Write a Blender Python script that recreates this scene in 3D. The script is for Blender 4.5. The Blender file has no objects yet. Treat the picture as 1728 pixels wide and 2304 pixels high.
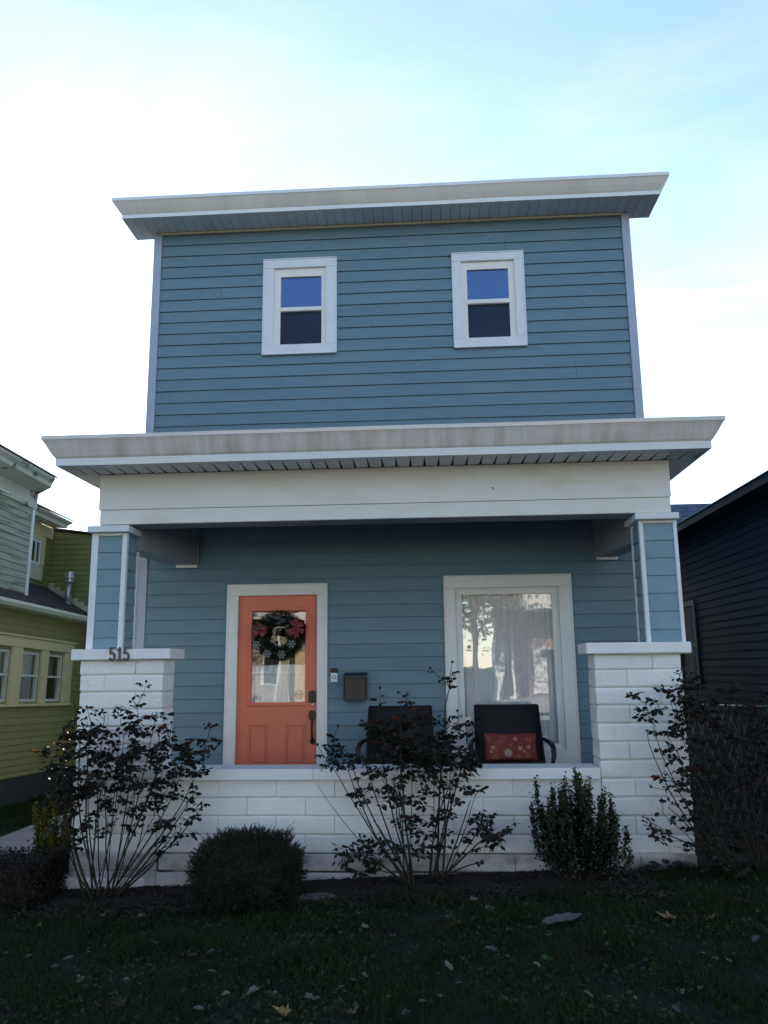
import bpy, math, random
import numpy as np
from mathutils import Vector, Matrix, noise as mnoise
random.seed(7)
rng = np.random.default_rng(7)
scene = bpy.context.scene
col = scene.collection

# ------------------------------------------------------------------ camera
cam = bpy.data.cameras.new('camera')
camo = bpy.data.objects.new('camera', cam); col.objects.link(camo)
cam.sensor_fit = 'VERTICAL'; cam.sensor_height = 32.0; cam.lens = 1804.69/2304*32.0
cam.clip_start = 0.05; cam.clip_end = 2000
R_ = Vector((0.99791783, 0.06353867, -0.01108369)); U_ = Vector((0.0229004, -0.18839664, 0.98182599)); F_ = Vector((-0.06029579, 0.98003548, 0.18945942))
CAM = Vector((0.48268, -7.6317, 1.68623))
camo.matrix_world = Matrix(((R_.x, U_.x, -F_.x, CAM.x), (R_.y, U_.y, -F_.y, CAM.y), (R_.z, U_.z, -F_.z, CAM.z), (0, 0, 0, 1)))
scene.camera = camo

# ------------------------------------------------------------------ light
SUN_AZ, SUN_EL = math.radians(18.0), math.radians(22.5)      # azimuth to the left of straight behind the house
world = bpy.data.worlds.new('World'); scene.world = world; world.use_nodes = True
wn, wl = world.node_tree.nodes, world.node_tree.links
wn.clear()
w_out = wn.new('ShaderNodeOutputWorld'); w_bg = wn.new('ShaderNodeBackground')
sky = wn.new('ShaderNodeTexSky'); sky.sky_type = 'NISHITA'; sky.sun_disc = False
sky.sun_elevation = SUN_EL; sky.sun_rotation = -SUN_AZ; sky.altitude = 150; sky.air_density = 1.0; sky.dust_density = 0.1; sky.ozone_density = 1.0
tc = wn.new('ShaderNodeTexCoord'); mp = wn.new('ShaderNodeMapping'); mp.inputs['Scale'].default_value = (1.0, 1.3, 3.4); mp.inputs['Rotation'].default_value = (0.2, 0.35, 0.4)
nz = wn.new('ShaderNodeTexNoise'); nz.inputs['Scale'].default_value = 2.3; nz.inputs['Detail'].default_value = 7; nz.inputs['Roughness'].default_value = 0.56; nz.inputs['Distortion'].default_value = 0.5
rp = wn.new('ShaderNodeValToRGB'); rp.color_ramp.elements[0].position = 0.42; rp.color_ramp.elements[1].position = 0.66
mulf = wn.new('ShaderNodeMath'); mulf.operation = 'MULTIPLY'; mulf.inputs[1].default_value = 0.42
cmix = wn.new('ShaderNodeMix'); cmix.data_type = 'RGBA'
# thin cloud scatters the sky's own light, so it is brighter near the sun than away from it
grey = wn.new('ShaderNodeRGBToBW'); cl = wn.new('ShaderNodeMath'); cl.operation = 'MULTIPLY'; cl.inputs[1].default_value = 1.25
wl.new(tc.outputs['Generated'], mp.inputs['Vector']); wl.new(mp.outputs['Vector'], nz.inputs['Vector'])
wl.new(nz.outputs['Fac'], rp.inputs['Fac']); wl.new(rp.outputs['Color'], mulf.inputs[0]); wl.new(mulf.outputs[0], cmix.inputs['Factor'])
wl.new(sky.outputs['Color'], grey.inputs[0]); wl.new(grey.outputs[0], cl.inputs[0])
wl.new(sky.outputs['Color'], cmix.inputs['A']); wl.new(cl.outputs[0], cmix.inputs['B'])
wl.new(cmix.outputs['Result'], w_bg.inputs['Color']); w_bg.inputs['Strength'].default_value = 0.13
wl.new(w_bg.outputs[0], w_out.inputs['Surface'])
sun = bpy.data.lights.new('sun', 'SUN'); sun.energy = 3.6; sun.angle = math.radians(0.53); sun.color = (1.0, 0.9, 0.76)
suno = bpy.data.objects.new('sun', sun); col.objects.link(suno)
S_ = Vector((-math.sin(SUN_AZ)*math.cos(SUN_EL), math.cos(SUN_AZ)*math.cos(SUN_EL), math.sin(SUN_EL)))
suno.rotation_euler = S_.to_track_quat('Z', 'Y').to_euler(); suno.location = (0, 0, 20)
vs = scene.view_settings; vs.view_transform = 'Standard'; vs.look = 'None'; vs.exposure = 1.5; vs.gamma = 1.0; vs.use_curve_mapping = False

# ------------------------------------------------------------------ materials
def srgb(r, g, b):
    f = lambda c: (c/255/12.92) if c/255 <= 0.04045 else ((c/255+0.055)/1.055)**2.4
    return (f(r), f(g), f(b))
def mat(name, c, rough=0.6, vary=0.12, scale=6.0, bump=0.0, bscale=60.0, stretch=(1, 1, 1), rnd=0.0, spec=0.4, metal=0.0, c2=None, c2pos=(0.5, 0.7), c2scale=3.0, c2stretch=(1, 1, 1), trans=0.0):
    m = bpy.data.materials.new(name); m.use_nodes = True
    n, l = m.node_tree.nodes, m.node_tree.links
    b = n['Principled BSDF']; b.inputs['Roughness'].default_value = rough; b.inputs['Metallic'].default_value = metal
    b.inputs['Specular IOR Level'].default_value = spec
    t = n.new('ShaderNodeTexCoord'); geo = n.new('ShaderNodeNewGeometry')
    mpn = n.new('ShaderNodeMapping'); mpn.inputs['Scale'].default_value = stretch; l.new(geo.outputs['Position'], mpn.inputs['Vector'])
    ns = n.new('ShaderNodeTexNoise'); ns.inputs['Scale'].default_value = scale; ns.inputs['Detail'].default_value = 6; ns.inputs['Roughness'].default_value = .6
    l.new(mpn.outputs[0], ns.inputs['Vector'])
    mr = n.new('ShaderNodeMapRange'); mr.inputs['From Min'].default_value = .25; mr.inputs['From Max'].default_value = .75
    mr.inputs['To Min'].default_value = 1-vary; mr.inputs['To Max'].default_value = 1+vary
    l.new(ns.outputs['Fac'], mr.inputs['Value'])
    hs = n.new('ShaderNodeHueSaturation'); hs.inputs['Color'].default_value = (*c, 1)
    src = mr.outputs['Result']
    if rnd:
        oi = n.new('ShaderNodeObjectInfo'); r2 = n.new('ShaderNodeMapRange'); r2.inputs['To Min'].default_value = 1-rnd; r2.inputs['To Max'].default_value = 1+rnd
        l.new(oi.outputs['Random'], r2.inputs['Value']); mm = n.new('ShaderNodeMath'); mm.operation = 'MULTIPLY'
        l.new(src, mm.inputs[0]); l.new(r2.outputs['Result'], mm.inputs[1]); src = mm.outputs[0]
    l.new(src, hs.inputs['Value']); last = hs.outputs['Color']
    if c2:
        mp2 = n.new('ShaderNodeMapping'); mp2.inputs['Scale'].default_value = c2stretch; l.new(geo.outputs['Position'], mp2.inputs['Vector'])
        n2 = n.new('ShaderNodeTexNoise'); n2.inputs['Scale'].default_value = c2scale; n2.inputs['Detail'].default_value = 5; l.new(mp2.outputs[0], n2.inputs['Vector'])
        rr = n.new('ShaderNodeMapRange'); rr.inputs['From Min'].default_value = c2pos[0]; rr.inputs['From Max'].default_value = c2pos[1]
        l.new(n2.outputs['Fac'], rr.inputs['Value'])
        mx = n.new('ShaderNodeMix'); mx.data_type = 'RGBA'; l.new(rr.outputs['Result'], mx.inputs['Factor']); l.new(last, mx.inputs['A']); mx.inputs['B'].default_value = (*c2, 1); last = mx.outputs['Result']
    l.new(last, b.inputs['Base Color'])
    if bump:
        nb = n.new('ShaderNodeTexNoise'); nb.inputs['Scale'].default_value = bscale; nb.inputs['Detail'].default_value = 4; l.new(mpn.outputs[0], nb.inputs['Vector'])
        bp = n.new('ShaderNodeBump'); bp.inputs['Strength'].default_value = bump; bp.inputs['Distance'].default_value = .01
        l.new(nb.outputs['Fac'], bp.inputs['Height']); l.new(bp.outputs[0], b.inputs['Normal'])
    if trans:
        tr = n.new('ShaderNodeBsdfTranslucent'); l.new(last, tr.inputs['Color']); ms = n.new('ShaderNodeMixShader'); ms.inputs[0].default_value = trans
        l.new(b.outputs[0], ms.inputs[1]); l.new(tr.outputs[0], ms.inputs[2]); l.new(ms.outputs[0], n['Material Output'].inputs['Surface'])
    return m
def glass_mat(name, tint=(1, 1, 1), ior=1.9, rough=0.0, wave=0.0):
    m = bpy.data.materials.new(name); m.use_nodes = True
    n, l = m.node_tree.nodes, m.node_tree.links; n.remove(n['Principled BSDF'])
    fr = n.new('ShaderNodeFresnel'); fr.inputs['IOR'].default_value = ior
    g = n.new('ShaderNodeBsdfGlossy'); g.inputs['Roughness'].default_value = rough; g.inputs['Color'].default_value = (*tint, 1)
    t = n.new('ShaderNodeBsdfTransparent'); t.inputs['Color'].default_value = (.96, .97, .97, 1)
    if wave:
        geo = n.new('ShaderNodeNewGeometry'); mpn = n.new('ShaderNodeMapping'); mpn.inputs['Scale'].default_value = (2.2, 1, .7); l.new(geo.outputs['Position'], mpn.inputs['Vector'])
        ns = n.new('ShaderNodeTexNoise'); ns.inputs['Scale'].default_value = 1.6; ns.inputs['Detail'].default_value = 1.5; l.new(mpn.outputs[0], ns.inputs['Vector'])
        bp = n.new('ShaderNodeBump'); bp.inputs['Strength'].default_value = wave; bp.inputs['Distance'].default_value = .05; l.new(ns.outputs['Fac'], bp.inputs['Height']); l.new(bp.outputs[0], g.inputs['Normal'])
    # a pane is a thin box: only its outer faces mirror, the inner ones just let light through
    gb = n.new('ShaderNodeNewGeometry'); inv = n.new('ShaderNodeMath'); inv.operation = 'SUBTRACT'; inv.inputs[0].default_value = 1.0; l.new(gb.outputs['Backfacing'], inv.inputs[1])
    fm = n.new('ShaderNodeMath'); fm.operation = 'MULTIPLY'; l.new(fr.outputs[0], fm.inputs[0]); l.new(inv.outputs[0], fm.inputs[1])
    mx = n.new('ShaderNodeMixShader'); l.new(fm.outputs[0], mx.inputs[0]); l.new(t.outputs[0], mx.inputs[1]); l.new(g.outputs[0], mx.inputs[2])
    l.new(mx.outputs[0], n['Material Output'].inputs['Surface'])
    return m
def brick_mat(name, c1, c2, mortar, scale=1.0, w=.21, h=.075, axis='XZ', ms=.01):
    m = bpy.data.materials.new(name); m.use_nodes = True
    n, l = m.node_tree.nodes, m.node_tree.links; b = n['Principled BSDF']; b.inputs['Roughness'].default_value = .85
    geo = n.new('ShaderNodeNewGeometry'); sp = n.new('ShaderNodeSeparateXYZ'); cb = n.new('ShaderNodeCombineXYZ'); l.new(geo.outputs['Position'], sp.inputs[0])
    l.new(sp.outputs[axis[0]], cb.inputs[0]); l.new(sp.outputs[axis[1]], cb.inputs[1])
    t = n.new('ShaderNodeTexBrick'); t.inputs['Scale'].default_value = scale; t.inputs['Brick Width'].default_value = w; t.inputs['Row Height'].default_value = h; t.inputs['Mortar Size'].default_value = ms
    t.inputs['Color1'].default_value = (*c1, 1); t.inputs['Color2'].default_value = (*c2, 1); t.inputs['Mortar'].default_value = (*mortar, 1)
    l.new(cb.outputs[0], t.inputs['Vector']); l.new(t.outputs['Color'], b.inputs['Base Color'])
    bp = n.new('ShaderNodeBump'); bp.inputs['Strength'].default_value = .5; bp.inputs['Distance'].default_value = .006; bp.invert = True; l.new(t.outputs['Fac'], bp.inputs['Height']); l.new(bp.outputs[0], b.inputs['Normal'])
    return m

M = {}
M['siding'] = mat('blue_siding_paint', (.128, .222, .283), .55, .09, 3, .15, 90, (1, 1, 5), rnd=.05, c2=(.155, .235, .28), c2pos=(.5, .75), c2scale=1.3)
M['lit_post_siding'] = mat('lit_post_siding_paint', (.18, .29, .36), .55, .08, 6, .15, 90, rnd=.05)  # siding blue made lighter, the posts' stronger daylight put into the colour
M['corner'] = mat('pale_blue_corner_paint', (.36, .42, .52), .55, .06, 4, .05, 60)
M['trim'] = mat('white_trim_paint', (.79, .78, .75), .5, .05, 5, .05, 50, rnd=.02)
M['trim_cool'] = mat('white_vinyl_trim', (.70, .74, .78), .4, .05, 5, .03, 50)
M['band'] = mat('white_aluminium_band', (.74, .755, .77), .4, .05, 4, .03, 40)
M['flare'] = mat('weathered_cornice_metal', (.76, .715, .68), .55, .10, 3, .05, 30, (9, 1, .5), c2=(.56, .50, .455), c2pos=(.46, .74), c2scale=2.2, c2stretch=(3.4, 1, .25))
M['flare_up'] = mat('cornice_metal', (.76, .71, .66), .55, .05, 3, .03, 30, (6, 1, .5), c2=(.66, .61, .56), c2pos=(.45, .75), c2scale=1.2, c2stretch=(2.5, 1, .3))
M['soffit'] = mat('grey_soffit_panel', (.74, .76, .79), .5, .06, 6, rnd=.05)
M['soffit_dark'] = mat('soffit_gap', (.03, .03, .035), .8)
M['frieze'] = mat('frieze_paint', (.77, .755, .72), .55, .05, 2.5, .06, 50, c2=(.66, .60, .47), c2pos=(.56, .80), c2scale=1.1, c2stretch=(1, 1, 3))
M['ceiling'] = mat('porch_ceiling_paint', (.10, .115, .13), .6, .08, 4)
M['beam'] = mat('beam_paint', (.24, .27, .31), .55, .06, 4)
M['block'] = mat('white_block_paint', (.79, .785, .79), .6, .05, 5, .7, 26, rnd=.045, c2=(.58, .56, .55), c2pos=(.64, .86), c2scale=1.6)
M['mortar'] = mat('painted_mortar', (.60, .585, .59), .8, .1, 8, .3, 50, c2=(.16, .14, .13), c2pos=(.52, .72), c2scale=1.7)
M['base_block'] = mat('stained_base_block', (.50, .48, .49), .8, .14, 6, .8, 30, rnd=.05, c2=(.17, .14, .115), c2pos=(.46, .74), c2scale=3.2, c2stretch=(1, 1, 2))
M['open_joint'] = mat('open_dirty_joint', (.06, .05, .045), .95, .3, 20, c2=(.4, .38, .37), c2pos=(.55, .68), c2scale=2.5)
M['cap'] = mat('white_cap_paint', (.77, .775, .80), .5, .05, 6, .12, 40)
M['floor'] = mat('grey_porch_floor', (.13, .135, .15), .6, .1, 6)
M['door'] = mat('orange_door_paint', (.74, .19, .105), .42, .05, 5, .04, 60)
M['bronze'] = mat('dark_bronze', (.035, .028, .026), .38, .15, 20, spec=.5, metal=.4)
M['number'] = mat('bronze_numeral', (.085, .06, .055), .45, .2, 30, metal=.3)
M['black_plastic'] = mat('black_plastic', (.012, .012, .014), .35)
M['silver'] = mat('satin_silver', (.78, .76, .73), .4, .05)
M['mailbox'] = mat('brown_mailbox_metal', (.075, .062, .053), .5, .18, 30, .1, 120, metal=.35)
M['mailbox_lid'] = mat('mailbox_lid_metal', (.04, .042, .05), .45, .1, 20, metal=.3)
M['glass'] = glass_mat('window_glass', ior=2.35, wave=.04)
M['door_glass'] = glass_mat('door_glass', ior=2.1, wave=.03)
M['glass_up'] = glass_mat('sky_tinted_upper_glass', (.34, .54, 1.0), ior=2.9)  # blue of the reflected sky is put into the gloss tint
M['screen'] = mat('insect_screen', (.015, .03, .07), .5, .3, 9, spec=.6)
M['curtain'] = mat('sheer_curtain', (.87, .86, .86), .9, .06, 4, trans=.1)
def sheer(base):
    m = base.copy(); m.name = 'thin_sheer_curtain'; n, l = m.node_tree.nodes, m.node_tree.links; o = n['Material Output']; src = o.inputs['Surface'].links[0].from_socket
    t = n.new('ShaderNodeBsdfTransparent'); mx = n.new('ShaderNodeMixShader'); mx.inputs[0].default_value = .97; l.new(t.outputs[0], mx.inputs[1]); l.new(src, mx.inputs[2]); l.new(mx.outputs[0], o.inputs['Surface']); return m
M['sheer'] = sheer(M['curtain'])
M['interior'] = mat('dim_room_paint', (.07, .07, .075), .9, .1, 2)
M['tyre'] = mat('chair_frame_black', (.012, .012, .014), .4)
M['sling'] = mat('black_mesh_sling', (.008, .008, .009), .75, .2, 40, .3, 300)
M['seat_edge'] = mat('grey_seat_fabric', (.18, .17, .16), .9, .1, 30)
M['pillow'] = mat('rust_red_fabric', (.20, .032, .030), .85, .14, 40, .3, 160, c2=(.22, .07, .035), c2pos=(.58, .64), c2scale=11)
M['petal_print'] = mat('cream_print', (.52, .44, .33), .9, .12, 60)
M['petal_grey'] = mat('stone_print', (.42, .38, .33), .9, .12, 60)
M['gold_print'] = mat('gold_print', (.28, .12, .045), .9, .12, 60)
M['soil'] = mat('lawn_soil', (.010, .009, .006), .95, .4, 9, .8, 60, c2=(.011, .017, .007), c2pos=(.4, .7), c2scale=2)
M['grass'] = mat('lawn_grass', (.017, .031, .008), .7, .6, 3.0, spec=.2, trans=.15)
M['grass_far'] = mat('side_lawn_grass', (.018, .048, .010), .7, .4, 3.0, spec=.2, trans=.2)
M['mulch'] = mat('dark_mulch', (.012, .009, .007), .95, .4, 20, 1.0, 80)
M['chips'] = mat('mulch_chip', (.026, .018, .014), .95, .5, 14)
M['concrete'] = mat('path_concrete', (.30, .29, .28), .85, .15, 5, .3, 80)
M['asphalt'] = mat('asphalt', (.05, .05, .052), .9, .2, 8, .4, 150)
M['paint_line'] = mat('road_paint', (.72, .70, .62), .7, .1)
M['cane'] = mat('rose_cane_bark', (.024, .017, .013), .8, .25, 30)
M['cane_green'] = mat('rose_young_stem', (.028, .027, .016), .7, .25, 30)
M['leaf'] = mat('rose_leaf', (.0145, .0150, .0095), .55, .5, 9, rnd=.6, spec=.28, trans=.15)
M['leaf2'] = mat('rose_leaf_reddish', (.032, .014, .010), .55, .4, 5, rnd=.4, spec=.25, trans=.15)
M['bloom'] = mat('faded_red_bloom', (.10, .022, .016), .7, .25, 30, trans=.25)
M['bloom_o'] = mat('orange_bloom', (.19, .055, .02), .7, .2, 30, trans=.25)
M['hip'] = mat('dry_rose_hip', (.03, .018, .014), .7, .2, 30)
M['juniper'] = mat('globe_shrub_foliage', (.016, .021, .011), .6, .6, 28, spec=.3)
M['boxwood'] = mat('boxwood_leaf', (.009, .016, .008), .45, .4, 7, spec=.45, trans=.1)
M['boxwood_tip'] = mat('boxwood_young_leaf', (.034, .042, .012), .5, .3, 12, spec=.4, trans=.2)
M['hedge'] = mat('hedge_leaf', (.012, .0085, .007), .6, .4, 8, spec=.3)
M['gold_shrub'] = mat('golden_shrub_leaf', (.10, .092, .008), .6, .4, 9, trans=.3)
M['weed'] = mat('green_weed_leaf', (.028, .075, .012), .6, .25, 12, rnd=.2, trans=.2)
M['dark_weed'] = mat('dark_round_leaf', (.010, .016, .011), .6, .25, 12, trans=.1)
M['fl_tan'] = mat('tan_dry_leaf', (.15, .10, .062), .8, .25, 40, rnd=.25, trans=.15)
M['fl_pale'] = mat('pale_dry_leaf', (.18, .16, .14), .8, .2, 40, rnd=.25, trans=.15)
M['fl_yel'] = mat('yellow_dry_leaf', (.25, .17, .075), .8, .2, 40, rnd=.2, trans=.15)
M['fl_brown'] = mat('brown_dry_leaf', (.06, .036, .027), .8, .25, 40, rnd=.25, trans=.1)
M['fl_grey'] = mat('grey_dry_leaf', (.10, .10, .105), .8, .2, 40, rnd=.2, trans=.1)
M['stone'] = mat('pale_flat_stone', (.085, .08, .078), .9, .3, 12, .5, 40)
M['needle'] = mat('artificial_pine_needle', (.014, .024, .014), .6, .4, 30)
M['ribbon'] = mat('red_snow_ribbon', (.15, .012, .017), .6, .25, 40)
M['ribbon_dot'] = mat('pale_ribbon_print', (.40, .20, .19), .7)
M['wreath_leaf'] = mat('grey_felt_leaf', (.06, .07, .072), .8, .3, 30, rnd=.3)
M['snow'] = mat('silver_glitter', (.19, .20, .205), .5, .3, 200)
M['orn_dark'] = mat('dark_ornament', (.03, .022, .02), .6)
M['orn_white'] = mat('white_ornament', (.30, .29, .28), .6)
M['sticker'] = mat('red_outline_sticker', (.34, .13, .10), .6)
M['gwall'] = mat('olive_green_siding_paint', (.31, .262, .098), .7, .10, 4, .15, 70, (1, 1, 6), rnd=.06, c2=(.22, .182, .075), c2pos=(.55, .8), c2scale=1.6)
M['gwall2'] = mat('green_ell_siding_paint', (.20, .205, .075), .7, .10, 4, .15, 70, rnd=.05)
M['weath'] = mat('weathered_siding_paint', (.43, .41, .33), .8, .12, 5, .3, 60, (1, .6, 6), rnd=.07, c2=(.16, .17, .13), c2pos=(.50, .72), c2scale=3.0, c2stretch=(1, .5, 4))
M['cream'] = mat('cream_trim_paint', (.70, .55, .33), .6, .08, 5, .08, 50)
M['cream_pale'] = mat('pale_cream_paint', (.62, .57, .42), .65, .08, 4)
M['peel'] = mat('peeling_white_cornice', (.68, .63, .54), .7, .08, 5, .2, 40, c2=(.17, .10, .075), c2pos=(.57, .66), c2scale=3.5)
M['lshingle'] = mat('dark_brown_shingle', (.045, .036, .036), .9, .3, 14, .8, 50, (1, 3, 1))
M['gutter'] = mat('pale_gutter_metal', (.62, .59, .47), .5, .08, 6)
M['galv'] = mat('galvanised_vent', (.48, .47, .47), .35, .15, 14, metal=.7)
M['flash'] = mat('step_flashing_paint', (.50, .46, .33), .7, .08, 6)
M['sash'] = mat('white_sash_paint', (.66, .65, .60), .5, .05)
M['dglass'] = glass_mat('neighbour_glass', ior=1.6, wave=.02)
M['blind'] = mat('pale_roller_blind', (.40, .37, .30), .9, .06)
M['darkroom'] = mat('dark_room', (.03, .03, .035), .9)
M['rwall'] = mat('slate_blue_vinyl', (.016, .034, .064), .6, .08, 4, .08, 80, rnd=.06, spec=.2)
M['rtrim'] = mat('grey_blue_window_trim', (.11, .16, .19), .5, .06)
M['rfascia'] = mat('black_fascia', (.014, .014, .017), .45, .1, spec=.5)
M['rgutter'] = mat('grey_drip_edge', (.16, .16, .17), .35, .1, metal=.4)
M['bshingle'] = brick_mat('blue_asphalt_shingle', (.035, .065, .115), (.055, .095, .155), (.012, .02, .035), 1, .3, .14, 'XZ', .012)
M['rshingle'] = mat('charcoal_shingle', (.03, .032, .036), .9, .3, 10, .6, 60)
M['wire'] = mat('galvanised_wire', (.5, .5, .52), .35, .1, metal=.8)
M['redbrick'] = brick_mat('red_brick', (.30, .13, .085), (.38, .17, .11), (.42, .38, .34))
M['osiding'] = mat('cream_clapboard', (.36, .33, .26), .7, .1, 4, .3, 20, (.2, .2, 8))
M['ored'] = mat('red_roof_shingle', (.26, .085, .06), .9, .2, 8)
M['bark'] = mat('grey_bark', (.10, .085, .07), .9, .3, 10, .6, 30)
M['oleaf'] = mat('late_autumn_leaf', (.16, .13, .04), .7, .4, 6, trans=.3)

# ------------------------------------------------------------------ mesh helpers
W = {}
class MB:
    def __init__(s): s.v = []; s.f = []
    def add(s, vs_, fs_):
        o = len(s.v); s.v += [tuple(p) for p in vs_]; s.f += [tuple(i+o for i in f) for f in fs_]; return s
    def box(s, x0, x1, y0, y1, z0, z1):
        p = [(x, y, z) for z in (z0, z1) for y in (y0, y1) for x in (x0, x1)]
        return s.add(p, [(0, 2, 3, 1), (4, 5, 7, 6), (0, 1, 5, 4), (2, 6, 7, 3), (0, 4, 6, 2), (1, 3, 7, 5)])
    def bbox(s, x0, x1, y0, y1, z0, z1, b=.004, jit=0.0):
        bx, by, bz = b if hasattr(b, '__len__') else (b, b, b); bx = min(bx, (x1-x0)*.45); by = min(by, (y1-y0)*.45); bz = min(bz, (z1-z0)*.45)
        X, Y, Z = (x0, x1), (y0, y1), (z0, z1); vs_ = []; I = {}
        for i in (0, 1):
            for j in (0, 1):
                for k in (0, 1):
                    sx, sy, sz = (1-2*i)*bx, (1-2*j)*by, (1-2*k)*bz
                    for a, q in enumerate(((X[i], Y[j]+sy, Z[k]+sz), (X[i]+sx, Y[j], Z[k]+sz), (X[i]+sx, Y[j]+sy, Z[k]))):
                        if jit: q = tuple(c+random.uniform(-jit, jit) for c in q)
                        I[i, j, k, a] = len(vs_); vs_.append(q)
        F = []
        for i in (0, 1): F.append(tuple(I[i, j, k, 0] for j, k in ((0, 0), (0, 1), (1, 1), (1, 0))))
        for j in (0, 1): F.append(tuple(I[i, j, k, 1] for i, k in ((0, 0), (1, 0), (1, 1), (0, 1))))
        for k in (0, 1): F.append(tuple(I[i, j, k, 2] for i, j in ((0, 0), (0, 1), (1, 1), (1, 0))))
        for i in (0, 1):
            for j in (0, 1): F.append((I[i, j, 0, 0], I[i, j, 0, 1], I[i, j, 1, 1], I[i, j, 1, 0]))
        for i in (0, 1):
            for k in (0, 1): F.append((I[i, 0, k, 0], I[i, 0, k, 2], I[i, 1, k, 2], I[i, 1, k, 0]))
        for j in (0, 1):
            for k in (0, 1): F.append((I[0, j, k, 1], I[0, j, k, 2], I[1, j, k, 2], I[1, j, k, 1]))
        for i in (0, 1):
            for j in (0, 1):
                for k in (0, 1): F.append((I[i, j, k, 0], I[i, j, k, 1], I[i, j, k, 2]))
        return s.add(vs_, F)
    def loft(s, rings, close=True, caps=True):
        n = len(rings[0]); o = [p for r in rings for p in r]; F = []
        for a in range(len(rings)-1):
            for i in range(n if close else n-1):
                j = (i+1) % n; F.append((a*n+i, a*n+j, (a+1)*n+j, (a+1)*n+i))
        if caps and close: F += [tuple(range(n))[::-1], tuple(range((len(rings)-1)*n, len(rings)*n))]
        return s.add(o, F)
    def tube(s, pts, rad, n=6):
        pts = [Vector(p) for p in pts]; rings = []
        if not hasattr(rad, '__len__'): rad = [rad]*len(pts)
        up = Vector((0, 0, 1)); prev = None
        for i, p in enumerate(pts):
            d = (pts[min(i+1, len(pts)-1)]-pts[max(i-1, 0)]).normalized()
            if prev is None:
                a = d.cross(up if abs(d.z) < .9 else Vector((1, 0, 0))).normalized()
            else: a = (prev-d*prev.dot(d)).normalized()
            prev = a; b = d.cross(a)
            rings.append([p+(a*math.cos(2*math.pi*k/n)+b*math.sin(2*math.pi*k/n))*rad[i] for k in range(n)])
        return s.loft(rings)
    def lathe(s, c, prof, n=16, axis='Z'):
        rings = []
        for r, h in prof:
            ring = []
            for k in range(n):
                a = 2*math.pi*k/n; u, v = r*math.cos(a), r*math.sin(a)
                ring.append((c[0]+u, c[1]+v, c[2]+h) if axis == 'Z' else (c[0]+u, c[1]+h, c[2]+v))
            rings.append(ring)
        return s.loft(rings)
    def prism(s, poly, y0, y1):   # poly in XZ, extruded along Y
        n = len(poly); return s.add([(x, y0, z) for x, z in poly]+[(x, y1, z) for x, z in poly], [tuple(range(n)), tuple(range(2*n-1, n-1, -1))]+[(i, i+n, (i+1) % n+n, (i+1) % n) for i in range(n)])
    def mesh(s, name, smooth=False, origin=(0, 0, 0)):
        me = bpy.data.meshes.new(name); o = Vector(origin)
        me.from_pydata([tuple(Vector(p)-o) for p in s.v], [], s.f); me.update()
        if smooth: me.polygons.foreach_set('use_smooth', [True]*len(me.polygons))
        return me
    def build(s, name, m, parent=None, smooth=False, origin=None):
        a = np.array(s.v)
        if origin is None: origin = ((a[:, 0].min()+a[:, 0].max())/2, (a[:, 1].min()+a[:, 1].max())/2, a[:, 2].min())
        origin = Vector([float(q) for q in origin])
        me = s.mesh(name, smooth, origin); me.materials.append(M[m] if isinstance(m, str) else m)
        return link(bpy.data.objects.new(name, me), parent, origin)
def link(o, parent, wloc):
    col.objects.link(o); W[o.name] = Vector(wloc)
    if parent: o.parent = parent; o.location = Vector(wloc)-W[parent.name]
    else: o.location = wloc
    return o
def empty(name, loc, label, cat, group=None):
    o = link(bpy.data.objects.new(name, None), None, loc); o.empty_display_size = .2
    return tag(o, label, cat, group)
def tag(o, label=None, cat=None, group=None, kind=None):
    if label: o['label'] = label
    if cat: o['category'] = cat
    if group: o['group'] = group
    if kind: o['kind'] = kind
    return o
def big_mesh(name, verts, faces_n, m, parent=None, kind=None, smooth=False, origin=(0, 0, 0)):
    """verts (N,k,3): N polygons of k verts"""
    N, k, _ = verts.shape; me = bpy.data.meshes.new(name)
    v = (verts.reshape(-1, 3)-np.array(origin)).astype(np.float32)
    me.vertices.add(N*k); me.vertices.foreach_set('co', v.ravel()); me.loops.add(N*k); me.loops.foreach_set('vertex_index', np.arange(N*k, dtype=np.int32))
    me.polygons.add(N); me.polygons.foreach_set('loop_start', np.arange(0, N*k, k, dtype=np.int32)); me.polygons.foreach_set('loop_total', np.full(N, k, dtype=np.int32))
    me.update(calc_edges=True); me.materials.append(M[m])
    o = link(bpy.data.objects.new(name, me), parent, Vector([float(q) for q in origin]))
    if kind: o['kind'] = kind
    return o

def gz(x, y):
    b = -.19+.042*max(-4.6, min(4.6, x))
    if y < -8: b = b*max(0, 1-(-8-y)/3)+(-.28)*min(1, (-8-y)/3)
    return b+.012*mnoise.noise(Vector((x*1.3, y*1.3, 0)))

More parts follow.
